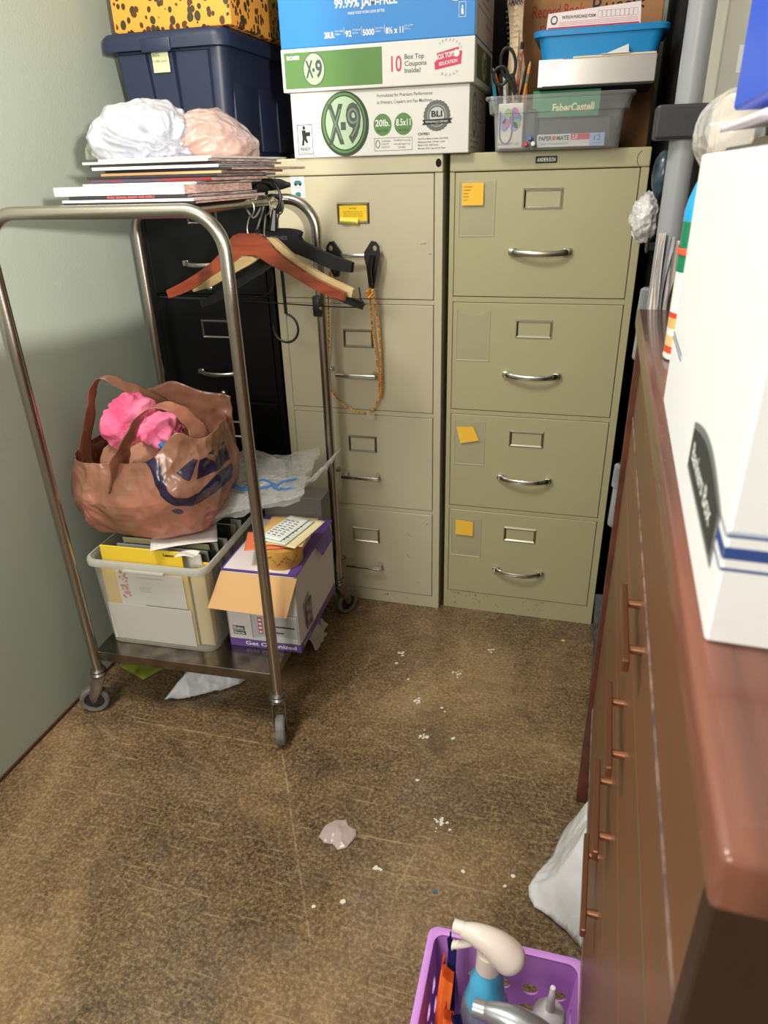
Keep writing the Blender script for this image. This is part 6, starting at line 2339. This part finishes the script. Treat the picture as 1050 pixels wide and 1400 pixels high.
def bagz(x, y, d):
    f = fold((x * 1.3, y * 0.7, 0), 18, 3) * 0.006
    h_ = min(1.0, max(0.0, (x - 0.385) / 0.06))
    pl = 0.012 * fold((x * 0.5 + y * 1.2, (x - y) * 0.25, 0), 26, 6) * min(1, d * 20)
    return 0.004 + min(0.03, d * 0.8) + h_ * 0.13 * min(1, d * 14) + f + pl


crumple_sheet('plastic_bag', 'thin white plastic carrier bag slumped on the floor under the chest of drawers', 'plastic bag',
              [(0.350, -0.945), (0.362, -0.915), (0.392, -0.865), (0.410, -0.80), (0.440, -0.745), (0.52, -0.72), (0.62, -0.80), (0.62, -1.0), (0.55, -1.06), (0.452, -1.045), (0.425, -1.020), (0.395, -1.000), (0.365, -0.985), (0.353, -0.965)],
              bagz, wb, 60, 0.0008)

# purple basket with cleaning bottles
bkz = 0.20
t = thing('basket', 'light purple plastic basket with round holes, on the floor beside the chest', 'basket', (0.325, -1.36, 0.0), 0.012)
pu = mat('lilac_plastic', (212, 146, 230), 0.4)
BWX, BWY = 0.112, 0.160


def plate(outer, holes, thick, bev=0.0):
    cu = bpy.data.curves.new('p', 'CURVE')
    cu.dimensions = '2D'
    cu.fill_mode = 'BOTH'
    cu.extrude = thick / 2
    for lp_ in [outer] + holes:
        sp_ = cu.splines.new('POLY')
        sp_.points.add(len(lp_) - 1)
        for q, p in zip(sp_.points, lp_):
            q.co = (p[0], p[1], 0, 1)
        sp_.use_cyclic_u = True
    ot = bpy.data.objects.new('p', cu)
    me_ = bpy.data.meshes.new_from_object(ot)
    bpy.data.objects.remove(ot)
    return me_


def wall_plate(g, w0, w1, z0, z1, M, nh):
    holes = []
    for r_ in range(3):
        zz = z0 + 0.035 + r_ * 0.045
        k = (zz - z0) / (z1 - z0)
        hw = (w0 * (1 - k) + w1 * k)
        for c in range(nh):
            u = -hw * 0.80 + 1.6 * hw * c / (nh - 1)
            holes.append([(u + 0.0125 * cos(2 * pi * q / 20), zz + 0.0115 * sin(2 * pi * q / 20)) for q in range(20)])
    me_ = plate([(-w0, z0), (w0, z0), (w1, z1), (-w1, z1)], holes, 0.003)
    me_.transform(M)
    g.bm.from_mesh(me_)
    bpy.data.meshes.remove(me_)


g = G()
bx, by = BWX * 0.86, BWY * 0.88
RX90 = Matrix.Rotation(pi / 2, 4, 'X')
ta = math.atan2(BWY - by, bkz)
tb = math.atan2(BWX - bx, bkz)
wall_plate(g, bx, BWX, 0.0, bkz * 1.003, Matrix.Translation((0, by, 0)) @ Matrix.Rotation(-ta, 4, 'X') @ RX90, 5)
wall_plate(g, bx, BWX, 0.0, bkz * 1.003, Matrix.Translation((0, -by, 0)) @ Matrix.Rotation(ta, 4, 'X') @ RX90, 5)
wall_plate(g, by, BWY, 0.0, bkz * 1.003, Matrix.Translation((bx, 0, 0)) @ Matrix.Rotation(tb, 4, 'Y') @ Matrix.Rotation(pi / 2, 4, 'Z') @ RX90, 7)
wall_plate(g, by, BWY, 0.0, bkz * 1.003, Matrix.Translation((-bx, 0, 0)) @ Matrix.Rotation(-tb, 4, 'Y') @ Matrix.Rotation(pi / 2, 4, 'Z') @ RX90, 7)
g.box((-bx, bx), (-by, by), (0.001, 0.004), None)
lp = rbox(g, (-BWX, BWX), (-BWY, BWY), None, pu, 0.016)
skin(g, [lp(1, 1, bkz - 0.004, -0.002), lp(1, 1, bkz + 0.001, -0.003), lp(1, 1, bkz + 0.003, 0.002), lp(1, 1, bkz + 0.001, 0.008), lp(1, 1, bkz - 0.008, 0.009), lp(1, 1, bkz - 0.008, 0.006), lp(1, 1, bkz - 0.004, -0.002)], None, False, False)
g.build('basket', pu, t, smooth=40)


def trigger_sprayer(t, head_pts, rad, nozzle, trig, neck, hm, nm_):
    g = G()
    g.sweep(spline(head_pts, 6), rad, 20, up=(0, 0, 1))
    g.build('sprayer_head', hm, t, smooth=60)
    g = G()
    g.sweep(nozzle[0], nozzle[1], 12, up=(0, 0, 1))
    g.build('nozzle', nm_, t, smooth=40)
    g = G()
    g.sweep(spline(trig, 5), [(0.006, 0.005)] * (5 * (len(trig) - 1)) + [(0.008, 0.004)], 12)
    g.build('trigger', nm_, t, smooth=60)
    g = G()
    g.lathe([(0.016, neck[0]), (0.0175, neck[0] + 0.002), (0.0165, neck[1]), (0.0, neck[1] + 0.004)], 24)
    g.build('neck_ring', hm, t)


def radii(n, f):
    return [f(i / (n - 1)) for i in range(n)]


wh = mat('warm_white_plastic', (234, 220, 210), 0.35, spec=0.5)
t = thing('spray_bottle', 'spray bottle with white trigger head and blue shoulders, in the purple basket', 'spray bottle', (0.304, -1.285, 0.0055))
hp = [(-0.040, 0.004, 0.338), (-0.022, 0.002, 0.339), (-0.002, 0, 0.334), (0.014, -0.002, 0.326), (0.028, -0.004, 0.315), (0.038, -0.005, 0.303)]
n = 6 * 5 + 1
trigger_sprayer(t, hp, radii(n, lambda u: ((0.0085 + 0.014 * sin(min(1, u * 1.1) * pi * 0.55)) * (1 if u < 0.8 else (1 - ((u - 0.8) / 0.2) ** 2) ** 0.5 * 0.98 + 0.02), (0.0095 + 0.014 * sin(min(1, u * 1.1) * pi * 0.58)) * (1 if u < 0.8 else (1 - ((u - 0.8) / 0.2) ** 2) ** 0.5 * 0.98 + 0.02))),
                ([(-0.050, 0.006, 0.340), (-0.036, 0.004, 0.341)], [(0.009, 0.009), (0.0095, 0.0095)]),
                [(-0.018, 0, 0.330), (-0.030, 0.0, 0.318), (-0.044, 0.002, 0.306), (-0.050, 0.003, 0.302)], (0.276, 0.312), wh, wh)
g = G()
bl = mat('blue_bottle_plastic', (84, 190, 236), 0.3)
g.lathe([(0.0, 0.0), (0.034, 0.0), (0.037, 0.004), (0.037, 0.16), (0.034, 0.19), (0.0265, 0.215)], 32, clear_plastic('tinted_bottle', (150, 170, 186), 0.35, 0.8, 0.1))
g.lathe([(0.030, 0.20), (0.0275, 0.215), (0.0245, 0.235), (0.0235, 0.25), (0.019, 0.262), (0.0165, 0.276)], 32, bl)
g.build('bottle', None, t)
silv = mat('silver_plastic', (176, 178, 184), 0.28, 0.75)
t = thing('spray_bottle', 'spray bottle with a glossy silver trigger head at the front of the basket', 'spray bottle', (0.345, -1.366, 0.024))
hp = [(-0.036, 0.006, 0.290), (-0.015, 0.004, 0.292), (0.010, 0, 0.290), (0.032, -0.006, 0.282), (0.050, -0.012, 0.268), (0.058, -0.016, 0.254)]
trigger_sprayer(t, hp, radii(n, lambda u: ((0.0105 + 0.014 * sin(min(1, u * 1.1) * pi * 0.55)) * (1 if u < 0.8 else (1 - ((u - 0.8) / 0.2) ** 2) ** 0.5 * 0.98 + 0.02), (0.0115 + 0.012 * sin(min(1, u * 1.1) * pi * 0.58)) * (1 if u < 0.8 else (1 - ((u - 0.8) / 0.2) ** 2) ** 0.5 * 0.98 + 0.02))),
                ([(-0.050, 0.008, 0.288), (-0.034, 0.006, 0.290)], [(0.0115, 0.0115), (0.0115, 0.0115)]),
                [(-0.012, 0, 0.280), (-0.024, 0.0, 0.262), (-0.034, 0.002, 0.245)], (0.226, 0.262), silv, silv)
g = G()
g.lathe([(0.0, 0.0), (0.036, 0.0), (0.038, 0.004), (0.038, 0.17), (0.030, 0.20), (0.018, 0.214), (0.0165, 0.226)], 32, mat('grey_bottle', (130, 130, 136), 0.35))
g.build('bottle', None, t)
# squeeze bottle
t = thing('squeeze_bottle', 'translucent white squeeze bottle with a pointed nozzle cap, at the right of the basket', 'squeeze bottle', (0.392, -1.302, 0.0055))
milk = mat('milky_bottle', (232, 222, 230), 0.35, transl=0.35)
g = G()
g.lathe([(0, 0), (0.030, 0.0), (0.034, 0.004), (0.0345, 0.150), (0.033, 0.180), (0.027, 0.198), (0.021, 0.206), (0.019, 0.214)], 32)
g.build('bottle', milk, t)
g = G()
g.lathe([(0.0215, 0.205), (0.0235, 0.208), (0.0225, 0.234), (0.018, 0.243), (0.0065, 0.248), (0.0055, 0.262), (0.0034, 0.296), (0.0, 0.297)], 28)
g.build('nozzle_cap', mat('milky_cap', (238, 232, 236), 0.3, transl=0.25), t, smooth=40)
# packets: orange and dark blue foil
org = mat('orange_foil', (240, 96, 40), 0.3, c2=(248, 120, 50), vscale=20)
nav = mat('navy_foil', (44, 42, 110), 0.25)
for (nm_, lab, m_, A, B, C_, D_) in (
        ('refill_pouch', 'orange and red foil pouch at the left of the purple basket', org, (0.232, -1.255, 0.236), (0.251, -1.280, 0.240), (0.256, -1.345, 0.02), (0.236, -1.335, 0.02)),
        ('refill_pouch', 'dark blue foil pouch squeezed behind the orange pouch in the basket', nav, (0.240, -1.250, 0.279), (0.251, -1.262, 0.286), (0.264, -1.272, 0.02), (0.250, -1.265, 0.02)),
        ('refill_pouch', 'dark blue foil pouch folded to the right of the orange pouch', nav, (0.256, -1.322, 0.217), (0.271, -1.328, 0.228), (0.318, -1.350, 0.02), (0.285, -1.345, 0.02)),
        ('refill_pouch', 'bright orange foil pouch at the very front left of the basket', org, (0.246, -1.312, 0.217), (0.259, -1.324, 0.224), (0.285, -1.365, 0.02), (0.250, -1.358, 0.02))):
    g = G()
    A, B, C_, D_ = [Vector(q) for q in (A, B, C_, D_)]

    def f_(u, v, s_, A=A, B=B, C_=C_, D_=D_):
        top = A.lerp(B, u)
        bot = D_.lerp(C_, u)
        p = bot.lerp(top, v)
        nrm = (B - A).cross(A - D_).normalized()
        bulge = 0.010 * sin(pi * u) * sin(pi * min(1, v * 1.1)) if v < 0.9 else 0.0
        return p + nrm * s_ * bulge + nrm * 0.006 * sin(7 * u + 4 * v) * v + Vector((0, 0, 0.004 * sin(12 * u) * v))
    g.grid(lambda u, v: f_(u, v, 1), 24, 24, m_)
    g.grid(lambda u, v: f_(u, v, -1), 24, 24, m_)
    o = g.build(nm_, None, None, smooth=60)
    recenter(o)
    tag(o, lab, 'pouch')

# floor scraps
scrapm = clear_plastic('plastic_scrap_film', (222, 200, 196), 0.45, 0.8, 0.25)
crumple_sheet('plastic_scrap', 'torn translucent pinkish plastic scrap lying on the open floor', 'plastic scrap',
              [(-0.094, -0.935), (-0.090, -0.905), (-0.070, -0.884), (-0.048, -0.880), (-0.040, -0.893), (-0.020, -0.898), (-0.016, -0.915), (-0.028, -0.948), (-0.045, -0.955), (-0.060, -0.944), (-0.078, -0.947)],
              lambda x, y, d: 0.002 + min(0.008, d * 0.3) + 0.003 * fold((x, y, 0), 40, 2), scrapm, 24, 0.0006)
flake = mat('white_flake', (226, 220, 206), 0.8)
random.seed(17)
where = [(-0.072, -0.275, .012, 'near the middle cabinet, the farthest crumb from the camera'), (-0.077, -0.325, .007, 'just in front of the farthest crumb'), (-0.027, -0.386, .005, 'below the gap between the cabinets'),
         (0.103, -0.333, .013, 'elongated, in front of the right cabinet'), (0.183, -0.204, .010, 'thin streak nearest the right cabinet'), (0.021, -0.470, .016, 'flaky cluster in mid floor, upper one'),
         (0.086, -0.478, .006, 'round dot right of the upper flaky cluster'), (0.097, -0.490, .005, 'dot just under the round one'), (0.060, -0.591, .018, 'flaky cluster in mid floor, middle one'),
         (0.136, -0.580, .008, 'pointed chip right of the middle cluster'), (0.078, -0.732, .007, 'lone chip between the middle and lower clusters'), (0.154, -0.835, .020, 'largest flaky cluster, level with the plastic scrap'),
         (0.047, -0.977, .012, 'cluster below the plastic scrap'), (0.002, -1.062, .008, 'ring-shaped chip nearest the camera'), (0.219, -0.940, .006, 'chip right of the score line'),
         (0.318, -0.925, .008, 'chip left of the white carrier bag'), (0.305, -0.952, .006, 'lower chip left of the white carrier bag'), (-0.050, -1.085, .006, 'chip at the lower left of the ring-shaped one')]
for (x, y, r, w_) in where:
    g = G()
    k_ = 1 if r < 0.009 else int(r * 700)
    for q in range(k_):
        ox, oy = (0, 0) if k_ == 1 else (random.gauss(0, r * 0.45), random.gauss(0, r * 0.45))
        rr_ = r * 0.95 if k_ == 1 else random.uniform(0.0020, 0.0062)
        m_ = random.randint(5, 7)
        rot_ = random.random() * 6
        P_ = [(rr_ * random.uniform(0.5, 1) * cos(rot_ + 2 * pi * i / m_), rr_ * random.uniform(0.35, 0.9) * sin(rot_ + 2 * pi * i / m_)) for i in range(m_)]
        g.prism(P_, ((x + ox, y + oy, 0.0002), (1, 0, random.uniform(0, .3)), (0, 1, 0)), 0.0, 0.0012)
    bmesh.ops.recalc_face_normals(g.bm, faces=g.bm.faces)
    o = g.build('paper_crumb', flake, None, smooth=None)
    recenter(o)
    tag(o, 'white crumb on the floor, ' + w_, 'crumb', 'crumbs scattered on the floor')
g = G()
g.prism([(0, 0), (0.012, 0.003), (0.010, 0.010), (0.001, 0.008)], ((0.380, -0.110, 0.0002), (1, 0, 0), (0, 1, 0)), 0, 0.001, mat('yellow_scrap', (236, 200, 50), 0.6))
tag(recenter(g.build('paper_scrap', None, None, smooth=None)), 'tiny yellow paper scrap on the floor by the right cabinet', 'scrap')
g = G()
g.prism([(0, 0), (0.006, 0.001), (0.005, 0.008), (-0.001, 0.006)], ((0.171, -1.0, 0.0002), (1, 0, 0), (0, 1, 0)), 0, 0.001, mat('blue_scrap', (30, 110, 150), 0.6))
tag(recenter(g.build('paper_scrap', None, None, smooth=None)), 'tiny blue scrap on the open floor above the basket', 'scrap')
